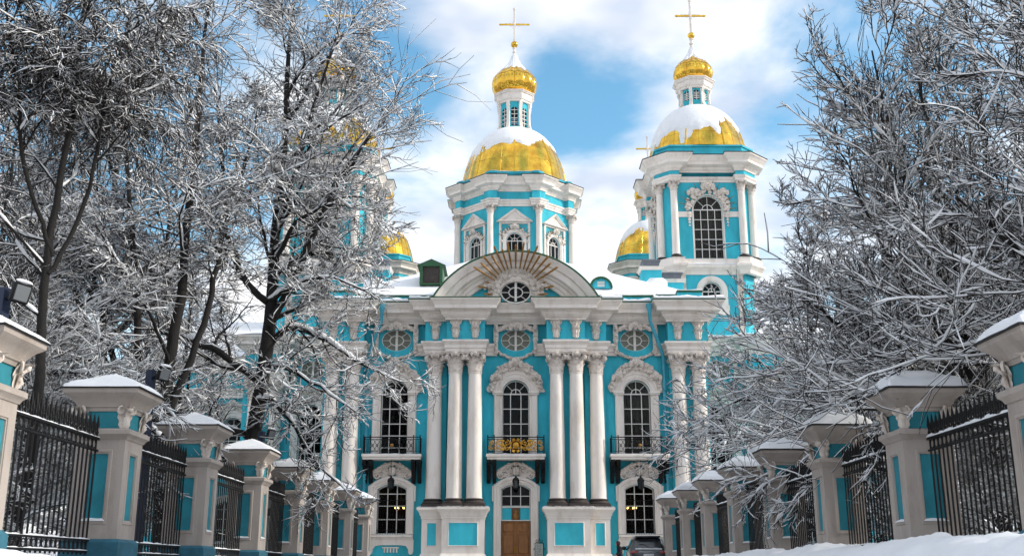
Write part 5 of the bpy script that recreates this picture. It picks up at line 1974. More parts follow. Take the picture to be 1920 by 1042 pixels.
# ------------------------------------------------------------------ lanterns under the balconies
LB = {-BAY: 'left', 0: 'middle', BAY: 'right'}
lan = MB()
for z, r_ in ((-0.72, 0.17), (-0.24, 0.21)):
    lan.lathe([(r_, z - 0.025), (r_ + 0.015, z), (r_, z + 0.025)], 6)
for k in range(6):
    a = k * PI / 3
    lan.tube([(0.17 * math.cos(a), 0.17 * math.sin(a), -0.72), (0.21 * math.cos(a), 0.21 * math.sin(a), -0.24)], 0.014, 4)
lan.lathe([(0.22, -0.24), (0.15, -0.12), (0.06, -0.06), (0.05, 0.0), (0.02, 0.05)], 6)
lan.lathe([(0.01, -0.86), (0.05, -0.82), (0.15, -0.74), (0.17, -0.72)], 6)
lan_me = lan.mesh('cage', 'iron', smooth=False)
lgl = MB().lathe([(0.155, -0.71), (0.195, -0.25)], 6).mesh('glass', 'car_glass', smooth=False)
chn = MB().tube([(0, 0, 0.03), (0, 0, 1.05)], 0.012, 5).mesh('chain', 'iron')
for X, nm in LB.items():
    t = thing('hanging_lantern', 'black iron hexagonal lantern hanging under the %s balcony' % nm, 'lantern', (X, 67.15, 5.68), group='lanterns hanging under the balconies')
    obj('cage', lan_me, t)
    obj('glass', lgl, t)
    obj('chain', chn, t)

# ------------------------------------------------------------------ notice board beside the door
nb = thing('notice_board', 'small notice board in a wrought iron frame beside the wooden door', 'notice board', (1.42, 67.0, -0.1))
MB().tube([(0, 0, 0), (0, 0, 0.75)], 0.03, 8).build('post', 'iron', nb)
MB().lathe([(0.28, 0), (0.28, 0.04), (0.06, 0.1), (0.03, 0.2)], 12).build('foot', 'iron', nb)
MB().bbox(-0.22, 0.22, -0.02, 0.02, 0.86, 1.72, 0.01).build('board', 'board_white', nb)
fr = MB().sweep_xz([(-0.24, 0.84), (0.24, 0.84), (0.24, 1.74), (-0.24, 1.74)][::-1], [(0, -0.03), (0, 0.03), (0.035, 0.03), (0.035, -0.03)], closed=True)
for q in (-1, 1):
    scroll(fr, (q * 0.12, 0, 1.86), (q, 0, 0), 0.10, 1.3, 0.018, 16, -1)
    scroll(fr, (q * 0.14, 0, 0.74), (q, 0, 0), 0.09, 1.3, 0.018, 16, 1)
    scroll(fr, (q * 0.32, 0, 1.4), (q, 0, 0), 0.07, 1.3, 0.014, 14, 1)
fr.blob((0, 0, 1.95), 0.05, sub=1)
fr.build('frame', 'iron', nb)
rows_ = MB()
for k in range(8):
    rows_.box(-0.15, 0.15 - 0.05 * (k % 3), -0.024, -0.021, 1.62 - 0.09 * k, 1.635 - 0.09 * k)
rows_.build('text_line', 'iron', nb)

# ------------------------------------------------------------------ parked car (seen from behind)
def make_car():
    """rounded estate: rear at -y; half-profile lofted along y"""
    t = thing('parked_car', 'dark grey car parked nose to the church beyond the right fence', 'car', (6.75, 57.6, 0.0), R(-3))
    # stations: y, half width bottom/belt, z of belt, half width at roof, z of roof
    st = [(-2.30, 0.80, 0.90, 0.80, 0.92), (-2.22, 0.90, 0.98, 0.62, 1.08), (-2.0, 0.94, 1.02, 0.64, 1.40), (-1.7, 0.96, 1.05, 0.66, 1.68), (-1.0, 0.97, 1.06, 0.68, 1.76), (0.0, 0.97, 1.06, 0.68, 1.77), (0.5, 0.97, 1.05, 0.66, 1.68), (1.15, 0.96, 1.04, 0.68, 1.16), (1.5, 0.95, 1.02, 0.72, 1.06), (2.2, 0.90, 0.90, 0.66, 0.93), (2.45, 0.80, 0.72, 0.6, 0.74)]
    vs, fs = [], []
    m = 0
    for (y, hb, zb, hr, zr) in st:
        half = [(hb * 0.80, 0.28), (hb * 0.97, 0.40), (hb * 1.0, 0.62), (hb, zb - 0.06), (hb * 0.97, zb), (hr + (hb - hr) * 0.35, zb + (zr - zb) * 0.62), (hr, zr - 0.05 * min(1, (zr - zb) * 4)), (hr * 0.85, zr), (hr * 0.45, zr + 0.015)]
        ring = [(-x, z) for x, z in half] + [(x, z) for x, z in half[::-1]]
        m = len(ring)
        vs += [(x, y, z) for x, z in ring]
    n = len(st)
    for i in range(n - 1):
        for j in range(m):
            k = (j + 1) % m
            fs.append((i * m + j, i * m + k, (i + 1) * m + k, (i + 1) * m + j))
    fs += [tuple(range(m)), tuple((n - 1) * m + j for j in range(m - 1, -1, -1))]
    body = MB().add(vs, fs).build('body', 'car_paint', t, angle=50)
    # rear window, lying on the tailgate
    rw = MB().add([(-0.70, -2.16, 1.12), (0.70, -2.16, 1.12), (0.62, -1.85, 1.60), (-0.62, -1.85, 1.60), (-0.70, -2.08, 1.12), (0.70, -2.08, 1.12), (0.62, -1.76, 1.60), (-0.62, -1.76, 1.60)],
                  [(0, 1, 2, 3), (4, 7, 6, 5), (0, 4, 5, 1), (3, 2, 6, 7), (0, 3, 7, 4), (1, 5, 6, 2)]).build('rear_window', 'car_glass', body, smooth=False)
    MB().tube([(0.05, -2.19, 1.14), (-0.2, -2.10, 1.3), (-0.45, -2.08, 1.32)], 0.012, 5).build('wiper', 'car_plastic', rw)
    MB().bbox(-0.64, 0.64, -2.02, -1.68, 1.66, 1.74, 0.03).build('spoiler', 'car_paint', body)
    MB().bbox(-0.93, 0.93, -2.42, -2.15, 0.36, 0.66, 0.06).build('bumper', 'car_plastic', body)
    for q in (-1, 1):
        x0, x1 = sorted((q * 0.55, q * 0.92))
        MB().bbox(x0, x1, -2.31, -2.1, 0.84, 1.0, 0.04).build('tail_light', 'tail_light', body)
        x0, x1 = sorted((q * 0.50, q * 0.85))
        MB().bbox(x0, x1, 2.28, 2.42, 0.66, 0.80, 0.03).build('headlight', 'lamp_glass', body)
        mi = MB()
        mi.blob((q * 1.10, 0.55, 1.18), 0.14, (1, 0.6, 0.75), 2)
        mi.tube([(q * 0.92, 0.6, 1.1), (q * 1.06, 0.58, 1.14)], 0.035, 6)
        mi.build('mirror', 'car_plastic', body)
        MB().add([(q * 0.92, -1.5, 1.12), (q * 0.95, 0.9, 1.1), (q * 0.76, 0.35, 1.58), (q * 0.76, -1.35, 1.60)], [(0, 1, 2, 3)]).build('side_window', 'car_glass', body, smooth=False)
        for y in (-1.45, 1.5):
            tr = MB()
            prof = [(0.20, -0.11), (0.33, -0.115), (0.36, -0.08), (0.36, 0.08), (0.33, 0.115), (0.20, 0.11)]
            tr.lathe(prof, 24)
            M = Matrix.Translation((q * 0.86, y, 0.36)) @ Matrix.Rotation(PI / 2, 4, 'Y')
            wh = MB().ext(tr, M).build('wheel', 'tyre', t)
            rm = MB().lathe([(0.02, 0.09), (0.06, 0.10), (0.20, 0.07), (0.215, 0.10), (0.215, -0.1), (0.02, -0.09)], 20)
            MB().ext(rm, Matrix.Translation((q * 0.865, y, 0.36)) @ Matrix.Rotation(q * PI / 2, 4, 'Y')).build('rim', 'chrome', wh)
    MB().bbox(-0.26, 0.26, -2.335, -2.30, 0.74, 0.85, 0.01).build('licence_plate', 'plate_white', body)
    MB().bbox(-0.5, 0.5, -2.33, -2.29, 0.92, 0.95, 0.01).build('trim', 'chrome', body)
    ns = 20
    vs, fs = [], []
    for i in range(ns + 1):
        x = -0.66 + 1.32 * i / ns
        k = 0.7 + 0.5 * mnoise.noise(Vector((x * 4, 2, 0)))
        vs += [(x, -2.235, 1.06), (x, -2.25, 1.06 + 0.05 * k), (x, -2.17, 1.09 + 0.06 * k), (x, -2.1, 1.15)]
    for i in range(ns):
        fs += [(4 * i + j, 4 * i + 4 + j, 4 * i + 5 + j, 4 * i + 1 + j) for j in range(3)]
    MB().add(vs, fs).build('snow', 'snow', body, fix=False)
    return t


make_car()


# ------------------------------------------------------------------ person walking past the front
def make_person():
    t = thing('person', 'person in dark hooded coat walking left in front of the parked car', 'person', (5.95, 63.0, -0.1), R(-75))
    V, E, rad = [], [], []

    def add(p, r_, prev=None):
        V.append(p)
        rad.append(r_)
        if prev is not None:
            E.append((prev, len(V) - 1))
        return len(V) - 1
    # facing -y locally (then turned to the left of the picture)
    pel = add((0, 0, 0.93), (0.17, 0.13))
    wa = add((0, -0.02, 1.10), (0.165, 0.13), pel)
    chs = add((0, -0.05, 1.30), (0.19, 0.14), wa)
    nk = add((0, -0.09, 1.47), (0.075, 0.075), chs)
    hd1 = add((0, -0.13, 1.56), (0.085, 0.10), nk)
    hd2 = add((0, -0.14, 1.68), (0.075, 0.085), hd1)
    for q in (-1, 1):
        sh = add((q * 0.19, -0.06, 1.40), (0.085, 0.085), chs)
        el = add((q * 0.24, -0.06 - 0.02 * q, 1.13), (0.068, 0.068), sh)
        wr = add((q * 0.20, -0.24 - 0.04 * q, 1.00), (0.048, 0.048), el)
        hp = add((q * 0.10, 0, 0.88), (0.11, 0.11), pel)
        kn = add((q * 0.10, -0.16 * q - 0.06, 0.50), (0.078, 0.078), hp)
        an = add((q * 0.10, -0.20 * q + 0.06, 0.09), (0.055, 0.055), kn)
        add((q * 0.11, -0.20 * q - 0.12, 0.05), (0.05, 0.045), an)
    me = bpy.data.meshes.new('body')
    me.from_pydata(V, E, [])
    me.materials.append(MATS['dark_cloth'])
    o = obj('body', me, t)
    sk = o.modifiers.new('skin', 'SKIN')
    sk.use_smooth_shade = True
    for i, sv in enumerate(me.skin_vertices[0].data):
        sv.radius = rad[i]
        sv.use_root = (i == 0)
    ss = o.modifiers.new('sub', 'SUBSURF')
    ss.levels = ss.render_levels = 2
    # coat skirt, hood, face and hands
    MB().lathe([(0.245, 0.66), (0.225, 0.9), (0.205, 1.08), (0.215, 1.28), (0.16, 1.43), (0.10, 1.49)], 18, (0, -0.03, 0), lobe=lambda a, z: 1.0 - 0.22 * abs(math.sin(a))).build('coat', 'dark_cloth', t)
    hood = MB()
    hood.blob((0, -0.105, 1.635), 0.135, (0.92, 1.02, 1.12), 3)
    hood = MB().add([v for v in hood.v], hood.f)
    hood.build('hood', 'hood_cloth', t)
    fc = MB()
    fc.blob((0, -0.165, 1.615), 0.092, (0.85, 0.95, 1.2), 3)
    fc.blob((0, -0.262, 1.605), 0.018, (0.8, 1.2, 1.2), 1)
    fc.build('face', 'skin', t)
    ft = MB()
    for q in (-1, 1):
        ft.blob((q * 0.035, -0.243, 1.63), 0.011, sub=1)
    ft.box(-0.025, 0.025, -0.252, -0.24, 1.558, 1.566)
    ft.build('features', 'hood_cloth', t)
    for q in (-1, 1):
        hn = MB()
        c = Vector((q * 0.195, -0.275 - 0.04 * q, 0.975))
        hn.blob(c, 0.045, (0.7, 1.1, 0.8), 2)
        for k, (L, dz) in enumerate(((0.07, 0.022), (0.078, 0.008), (0.073, -0.007), (0.058, -0.021))):
            p0 = c + Vector((0, -0.03, dz))
            hn.tube([p0, p0 + Vector((-q * 0.008, -L * 0.55, -0.006)), p0 + Vector((-q * 0.028, -L * 0.85, -0.022))], [0.010, 0.009, 0.007], 6)
        hn.tube([c + Vector((-q * 0.02, -0.005, 0.025)), c + Vector((-q * 0.04, -0.03, 0.035)), c + Vector((-q * 0.045, -0.055, 0.03))], [0.012, 0.010, 0.008], 6)
        hn.build('hand', 'skin', t)
    return t


make_person()

# ------------------------------------------------------------------ snow laden trees
UPV = np.array([0.0, 0.0, 1.0])


def norm(a):
    return a / np.maximum(1e-9, np.linalg.norm(a, axis=-1, keepdims=True))


def tubes(P, Rr, S):
    """P (N,K,3), Rr (N,K) -> verts, quad faces of N open tubes with S sides"""
    N, K = P.shape[:2]
    T = np.empty_like(P)
    T[:, 1:-1] = P[:, 2:] - P[:, :-2]
    T[:, 0] = P[:, 1] - P[:, 0]
    T[:, -1] = P[:, -1] - P[:, -2]
    T = norm(T)
    ref = np.where(np.abs(T[:, :1, 2:3]) > 0.9, np.array([1.0, 0, 0]), UPV) * np.ones_like(T)
    U = norm(np.cross(T, ref))
    W = np.cross(U, T)
    ang = 2 * PI * (np.arange(S) + 0.25) / S
    V = P[:, :, None, :] + Rr[:, :, None, None] * (np.cos(ang)[None, None, :, None] * U[:, :, None, :] + np.sin(ang)[None, None, :, None] * W[:, :, None, :])
    idx = np.arange(N * K * S).reshape(N, K, S)
    a = idx[:, :-1, :]
    b = np.roll(idx, -1, axis=2)[:, :-1, :]
    c = np.roll(idx, -1, axis=2)[:, 1:, :]
    d = idx[:, 1:, :]
    F = np.stack([a, b, c, d], -1).reshape(-1, 4)
    return V.reshape(-1, 3), F


def np_mesh(name, parts, material, smooth=True):
    off, Vs, Fs = 0, [], []
    for V, F in parts:
        Vs.append(V)
        Fs.append(F + off)
        off += len(V)
    V, F = np.concatenate(Vs), np.concatenate(Fs)
    me = bpy.data.meshes.new(name)
    me.vertices.add(len(V))
    me.vertices.foreach_set('co', V.astype(np.float32).ravel())
    me.loops.add(F.size)
    me.loops.foreach_set('vertex_index', F.astype(np.int32).ravel())
    me.polygons.add(len(F))
    me.polygons.foreach_set('loop_start', np.arange(0, F.size, 4, dtype=np.int32))
    me.polygons.foreach_set('loop_total', np.full(len(F), 4, dtype=np.int32))
    if smooth:
        me.polygons.foreach_set('use_smooth', np.ones(len(F), dtype=bool))
    me.update(calc_edges=True)
    me.materials.append(MATS[material])
    return me


def spawn(rg, P, Rr, n, t0, t1, lf, lsd, ang, angsd, K, wig, trop, rfac, rmin, bias=None, flat=0.0, lmin=0.1, tl=0.42):
    """grow n children on each parent branch"""
    N, Kp = P.shape[:2]
    L = np.linalg.norm(np.diff(P, axis=1), axis=2).sum(1)
    tt = t0 + (t1 - t0) * ((np.arange(n)[None, :] + rg.random((N, n))) / n)
    x = tt * (Kp - 1)
    i0 = np.minimum(x.astype(int), Kp - 2)
    fr_ = (x - i0)[..., None]
    rows = np.arange(N)[:, None]
    B = P[rows, i0] * (1 - fr_) + P[rows, i0 + 1] * fr_
    T = norm(P[rows, i0 + 1] - P[rows, i0])
    rb = Rr[rows, i0] * (1 - fr_[..., 0]) + Rr[rows, i0 + 1] * fr_[..., 0]
    rv = rg.normal(size=B.shape)
    rv[..., 2] *= (1 - flat)
    perp = norm(rv - (rv * T).sum(-1, keepdims=True) * T)
    a = np.radians(rg.normal(ang, angsd, tt.shape))[..., None]
    D = np.cos(a) * T + np.sin(a) * perp
    if bias is not None:
        D = D + np.asarray(bias)
    D = norm(D).reshape(-1, 3)
    B = B.reshape(-1, 3)
    ln = np.maximum(lmin, (L[:, None] * lf * (1 - tl * tt) * (1 + lsd * rg.normal(size=tt.shape))).reshape(-1))
    M = len(B)
    C = np.empty((M, K, 3))
    C[:, 0] = B
    st = (ln / (K - 1))[:, None]
    for k in range(1, K):
        D = norm(D + wig * rg.normal(size=D.shape) + np.array([0, 0, trop if not callable(trop) else trop(k / K)]))
        C[:, k] = C[:, k - 1] + D * st
    r0 = np.maximum(rmin, (rb * rfac).reshape(-1))
    r1 = np.maximum(rmin * 0.6, r0 * 0.3)
    tv = np.linspace(0, 1, K)[None, :]
    RR = r0[:, None] * (1 - tv) + r1[:, None] * tv
    return C, RR


def snow_on(rg, P, Rr, S, a, b, drop, mx=0.10):
    """snow lying along the top of branches: a sleeve lifted above the bark, thin where the branch is steep"""
    T = np.empty_like(P)
    T[:, 1:-1] = P[:, 2:] - P[:, :-2]
    T[:, 0] = P[:, 1] - P[:, 0]
    T[:, -1] = P[:, -1] - P[:, -2]
    T = norm(T)
    h = np.sqrt(np.maximum(0, 1 - T[..., 2] ** 2))
    h = np.clip((h - 0.35) / 0.4, 0, 1)
    amt = np.clip(rg.normal(1.0, 0.55, P.shape[:2]), 0.12, 2.3)
    sr = np.minimum(mx, a + b * Rr) * h * amt
    sr[:, -1] *= 0.5
    keep = (rg.random(len(P)) > drop) & (h.max(1) > 0.15)
    P, Rr, sr = P[keep], Rr[keep], sr[keep]
    C = P.copy()
    C[..., 2] += Rr * 0.55 + sr * 0.45
    return tubes(C, sr + 1e-4, S)


def poly(pts, n):
    """smooth polyline through (x,y,z,r) control points"""
    pts = np.asarray(pts, float)
    t = np.linspace(0, len(pts) - 1, n)
    out = np.empty((n, 4))
    for k, u in enumerate(t):
        i = min(int(u), len(pts) - 2)
        f = u - i
        p0, p1, p2, p3 = pts[max(i - 1, 0)], pts[i], pts[i + 1], pts[min(i + 2, len(pts) - 1)]
        out[k] = 0.5 * (2 * p1 + (p2 - p0) * f + (2 * p0 - 5 * p1 + 4 * p2 - p3) * f * f + (3 * p1 - p0 - 3 * p2 + p3) * f ** 3)
    return out[None, :, :3], np.maximum(0.01, out[None, :, 3])


def tree_meshes(seed, stems, limbs, lv, snow=(0.012, 0.5), mx=0.10, tmin=0.0095):
    """stems/limbs: lists of control polylines; lv: dict of densities for the branch levels"""
    rg = np.random.default_rng(seed)
    WG = lv.get('wig', 1.0)
    wood_big, wood, sn = [], [], []
    groups = []
    for st in stems:
        P, Rr = poly(st, 20)
        P = P + rg.normal(0, 0.02, P.shape)
        wood_big.append(tubes(P, Rr, 10))
        sn.append(snow_on(rg, P, Rr * 0.8, 5, 0.0, 0.4, 0.0, mx))
        groups.append((P, Rr))
    l1 = []
    for lb in limbs:
        P, Rr = poly(lb, 14)
        P = P + rg.normal(0, 0.035, P.shape)
        l1.append((P, Rr))
    for P, Rr in groups:
        if lv['limb']:
            C, RR = spawn(rg, P, Rr, lv['limb'], lv.get('t0', 0.3), 0.98, lv.get('ll', 0.42), 0.2, lv.get('la', 55), 12, 14, 0.10, lv.get('lt', 0.05), 0.5, 0.03, bias=lv.get('bias'))
            l1.append((C, RR))
    P1 = np.concatenate([p for p, _ in l1])
    R1 = np.concatenate([r_ for _, r_ in l1]) * lv.get('lr', 0.72)
    wood_big.append(tubes(P1, R1, 7))
    sn.append(snow_on(rg, P1, R1, 5, 0.02, 0.55, 0.0, mx))
    P2, R2 = spawn(rg, P1, R1, lv['n2'], 0.12, 1.0, lv.get('l2', 0.42), 0.25, lv.get('a2', 48), 14, 9, 0.13 * WG, lv.get('t2', 0.03), 0.5, 0.016, flat=lv.get('flat', 0.3), bias=lv.get('bias2'))
    wood.append(tubes(P2, R2, 4))
    sn.append(snow_on(rg, P2, R2, 4, snow[0] * lv.get('s2', 2.0), snow[1], 0.03, mx))
    P3, R3 = spawn(rg, P2, R2, lv['n3'], 0.1, 1.0, lv.get('l3', 0.42), 0.25, lv.get('a3', 45), 14, 7, 0.16 * WG, lv.get('t3', 0.0), 0.55, tmin * 1.2, flat=lv.get('flat', 0.3), lmin=0.3)
    wood.append(tubes(P3, R3, 3))
    sn.append(snow_on(rg, P3, R3, lv.get('ss', 3), snow[0] * lv.get('s3', 1.5), snow[1], 0.06, mx))
    P4, R4 = spawn(rg, P3, R3, lv['n4'], 0.1, 1.0, lv.get('l4', 0.5), 0.3, lv.get('a4', 42), 13, 3, 0.2 * WG, lv.get('t4', -0.02), 0.6, tmin, flat=lv.get('flat', 0.3), lmin=0.18)
    wood.append(tubes(P4, R4, 3))
    sn.append(snow_on(rg, P4, R4, 3, snow[0], snow[1], 0.10, mx))
    return np_mesh('trunk', wood_big, 'bark'), np_mesh('crown', wood, 'twig_bark'), np_mesh('snow', sn, 'snow')


def put_tree(ms, label, loc, rz=0.0, scale=1.0, group=None):
    t = thing('tree', label, 'tree', loc, rz, group)
    t['kind'] = 'thing'
    t.scale = (scale, scale, scale)
    obj('trunk', ms[0], t)
    c = obj('crown', ms[1], t)
    obj('snow', ms[2], c)
    return t


# --- the big tree left of the front, rising between the fourth and fifth pillars (local origin at its foot)
stemA = [(0, 0, -0.3, 0.357), (0.15, 0, 2.0, 0.306), (0.55, 0, 5.5, 0.264), (0.85, 0.1, 9.0, 0.230), (0.75, 0.2, 12.0, 0.178), (0.95, 0.1, 16.0, 0.128), (0.9, 0, 20.0, 0.076), (1.1, 0, 24, 0.034)]
limbsA = [
    [(0.35, 0, 5.4, 0.20), (0.97, -0.4, 5.9, 0.16), (2.00, -0.8, 5.0, 0.11), (2.95, -1.2, 3.6, 0.07), (4.07, -1.4, 2.6, 0.03)],
    [(0.6, 0, 7.6, 0.20), (1.40, 0.3, 8.6, 0.16), (2.69, 0.5, 8.3, 0.11), (4.24, 0.4, 7.2, 0.06), (5.62, 0.2, 6.6, 0.03)],
    [(0.8, 0, 8.6, 0.22), (1.83, -0.2, 10.8, 0.18), (2.73, -0.3, 13.2, 0.13), (3.84, -0.3, 15.2, 0.08), (4.79, -0.2, 16.6, 0.03)],
    [(0.8, 0, 10.4, 0.16), (1.62, 0.8, 11.5, 0.12), (2.87, 1.2, 11.7, 0.08), (4.35, 1.2, 11.3, 0.03)],
    [(0.8, 0.1, 12.0, 0.15), (1.54, -0.8, 14.2, 0.11), (2.36, -1.2, 17.2, 0.08), (3.10, -1.2, 20.2, 0.03)],
    [(0.7, 0, 9.5, 0.19), (-0.6, 0.2, 11.0, 0.16), (-1.4, 0.4, 13.6, 0.12), (-1.7, 0.3, 16.8, 0.08), (-2.4, 0.2, 19.5, 0.03)],
    [(0.5, 0, 6.6, 0.20), (-0.9, -0.4, 7.6, 0.16), (-2.4, -0.6, 8.2, 0.11), (-4.0, -0.9, 9.2, 0.05)],
    [(0.3, 0, 4.6, 0.17), (-1.0, -0.5, 5.0, 0.14), (-2.3, -0.9, 4.5, 0.10), (-3.6, -1.2, 4.1, 0.05)],
    [(0.88, 0.1, 14.5, 0.14), (1.83, 0.4, 16.2, 0.10), (2.87, 0.6, 17.6, 0.06), (3.76, 0.6, 18.8, 0.03)],
    [(0.7, 0, 7.0, 0.14), (1.66, -0.9, 6.9, 0.11), (2.95, -1.5, 6.2, 0.07), (4.33, -1.9, 5.2, 0.03)],
    [(0.8, 0, 9.6, 0.13), (1.83, -1.0, 9.9, 0.10), (3.38, -1.6, 10.0, 0.06), (4.93, -1.8, 9.2, 0.03)],
    [(0.88, 0.1, 13, 0.12), (1.83, -0.6, 15.0, 0.09), (3.17, -0.9, 16.4, 0.06), (4.35, -1, 17.0, 0.03)],
    [(0.88, 0.1, 16, 0.10), (1.69, 0.5, 18.5, 0.08), (2.73, 0.8, 20.5, 0.05), (3.61, 0.9, 22.2, 0.03)],
    [(0.89, 0, 11, 0.13), (1.83, -0.9, 12.4, 0.1), (3.31, -1.2, 12.9, 0.06), (4.64, -1.3, 12.6, 0.03)],
    [(0.88, 0, 17.5, 0.09), (1.83, -0.5, 19.0, 0.07), (3.10, -0.8, 19.9, 0.04), (4.05, -0.8, 20.0, 0.03)],
    [(0.83, 0, 11.4, 0.12), (1.83, 1.2, 13.2, 0.09), (3.02, 1.6, 14.2, 0.06), (4.35, 1.7, 14.0, 0.03)]]
lvA = dict(wig=1.2, limb=8, t0=0.40, ll=0.24, la=58, lt=0.06, n2=11, l2=0.50, n3=9, l3=0.56, n4=7, l4=0.6, t2=0.04, t3=0.03, t4=0.03, flat=0.35)
tA = tree_meshes(11, [stemA], limbsA, lvA, snow=(0.010, 0.48))
put_tree(tA, 'large snow laden tree with dark leaning trunk beside the church front, left', (-9.9, 38.0, 0), 0, 1.0, 'snowy trees of the church yard')

# --- forked tree nearer on the left
stemB = [[(0, 0, -0.3, 0.248), (-0.1, 0, 2.2, 0.216), (-0.2, 0, 4.5, 0.178), (-0.1, 0.2, 8, 0.135), (-0.05, 0.2, 12, 0.098), (0.0, 0.2, 17, 0.038)],
         [(-0.2, 0, 3.4, 0.140), (-0.9, -0.3, 5.6, 0.113), (-1.3, -0.4, 8.6, 0.086), (-1.9, -0.4, 12.0, 0.054), (-2.2, -0.5, 16, 0.022)],
         [(-0.1, 0, 4.2, 0.118), (0.6, 0.4, 7.0, 0.091), (0.9, 0.8, 10, 0.071), (1.5, 1.0, 13, 0.027)],
         [(-0.3, 0, 2.9, 0.118), (-1.6, 0.4, 5.0, 0.098), (-2.6, 0.6, 7.6, 0.071), (-3.4, 0.7, 10.5, 0.027)]]
lvB = dict(wig=1.4, limb=8, t0=0.3, ll=0.32, la=58, lt=0.03, n2=9, l2=0.52, n3=8, l3=0.58, n4=6, l4=0.62, t2=0.0, t3=0.0, t4=0.0, flat=0.4)
tB = tree_meshes(23, stemB, [], lvB, snow=(0.008, 0.45))
put_tree(tB, 'forked dark tree under snow behind the third pillar of the left fence', (-9.7, 29.6, 0), 0, 1.0, 'snowy trees of the church yard')

# --- weeping tree at the left edge, long hanging twigs
stemC = [[(0, 0, -0.3, 0.13), (0.1, 0.1, 3, 0.11), (-0.1, 0.2, 6, 0.09), (0.1, 0, 9, 0.065), (0.2, 0, 13, 0.03)],
         [(0, 0.2, 6.0, 0.05), (0.5, 0.4, 7.8, 0.045), (0.7, 0.3, 9.8, 0.035), (1.2, 0.0, 12.0, 0.02)],
         [(0, 0.2, 6.4, 0.05), (-0.5, -0.3, 8.0, 0.045), (-0.7, -0.8, 9.8, 0.035), (-1.2, -1.0, 12.0, 0.02)]]
lvC = dict(limb=11, t0=0.4, ll=0.40, la=62, lt=0.05, n2=9, l2=0.6, n3=8, l3=0.75, n4=5, l4=0.5, a2=40, a3=50, t2=-0.08, t3=-0.28, t4=-0.16, flat=0.2)
tC = tree_meshes(37, stemC, [], lvC, snow=(0.005, 0.4))
put_tree(tC, 'weeping tree with long hanging twigs at the left edge', (-9.9, 21.3, 0), 0, 1.0, 'snowy trees of the church yard')

# --- spreading multi-stemmed tree on the right, branches fanning up and left over the fence
stemD = [[(0, 0, -0.3, 0.240), (-0.2, 0, 2.0, 0.192), (-0.8, 0, 4.6, 0.128), (-1.7, -0.2, 7.2, 0.080), (-2.3, -0.3, 10.0, 0.048), (-2.7, -0.4, 12.5, 0.020)],
         [(0, 0, 1.2, 0.160), (0.2, 0.2, 4, 0.128), (0.1, 0.3, 7.5, 0.088), (0.2, 0.3, 11, 0.048), (0.1, 0.3, 14, 0.020)],
         [(-0.1, 0, 1.6, 0.128), (-0.6, 0.3, 4.2, 0.104), (-0.8, 0.5, 7.5, 0.072), (-1.1, 0.6, 11, 0.040), (-1.3, 0.6, 13.5, 0.020)],
         [(0.1, 0, 1.6, 0.128), (1.0, 0, 4.5, 0.096), (1.6, 0, 8, 0.064), (2.0, 0, 12, 0.024)],
         [(-0.2, 0, 2.2, 0.112), (-1.3, -0.4, 4.6, 0.088), (-2.7, -0.6, 6.8, 0.056), (-3.6, -0.7, 9.0, 0.020)],
         [(-0.2, 0, 2.0, 0.112), (-1.5, 0.5, 4.0, 0.088), (-3.2, 0.8, 5.4, 0.056), (-4.6, 1.0, 6.6, 0.020)],
         [(-0.2, 0, 1.8, 0.104), (-1.3, -0.8, 3.4, 0.080), (-2.6, -1.3, 4.3, 0.056), (-4.0, -1.6, 4.6, 0.020)]]
limbsD = [
    [(-0.2, 0, 2.4, 0.10), (-1.6, -1.2, 3.8, 0.08), (-2.8, -2.6, 4.4, 0.05), (-3.6, -4.0, 4.2, 0.025)],
    [(-0.2, 0, 2.2, 0.10), (-1.6, 0.8, 3.6, 0.08), (-3.0, 1.8, 4.2, 0.05), (-4.2, 2.8, 4.0, 0.025)],
    [(-0.2, 0, 2.8, 0.10), (-1.8, -0.2, 4.3, 0.08), (-3.2, -0.4, 4.8, 0.05), (-4.6, -0.6, 4.6, 0.025)],
    [(-0.2, 0, 2.0, 0.09), (-1.2, 2.0, 3.6, 0.07), (-2.4, 4.0, 4.2, 0.05), (-3.4, 6.0, 4.0, 0.025)],
    [(0, 0, 2.2, 0.09), (-0.6, -2, 3.8, 0.07), (-1.2, -4, 4.4, 0.05), (-1.6, -5.6, 4.2, 0.025)],
    [(-0.3, 0, 2.6, 0.10), (-1.4, -0.6, 3.4, 0.08), (-2.5, -1.0, 3.6, 0.05), (-3.6, -1.3, 3.2, 0.025)],
    [(-0.6, 0, 5.5, 0.09), (-1.6, 0.6, 7.6, 0.06), (-2.3, 0.8, 10.0, 0.025)]]
lvD = dict(limb=7, t0=0.25, ll=0.38, la=42, lt=0.03, n2=8, l2=0.58, n3=7, l3=0.62, n4=5, l4=0.62, a2=36, a3=34, a4=34, t2=0.07, t3=0.06, t4=0.04, flat=0.25, wig=1.05, ss=4, s2=2.0, s3=1.4, bias=(-0.12, 0, 0.0))
tD = tree_meshes(41, stemD, limbsD, lvD, snow=(0.009, 0.45), mx=0.05)
put_tree(tD, 'many stemmed snowy tree fanning over the right fence, nearest the camera', (11.4, 24.5, 0), 0, 1.0, 'snowy trees of the church yard')

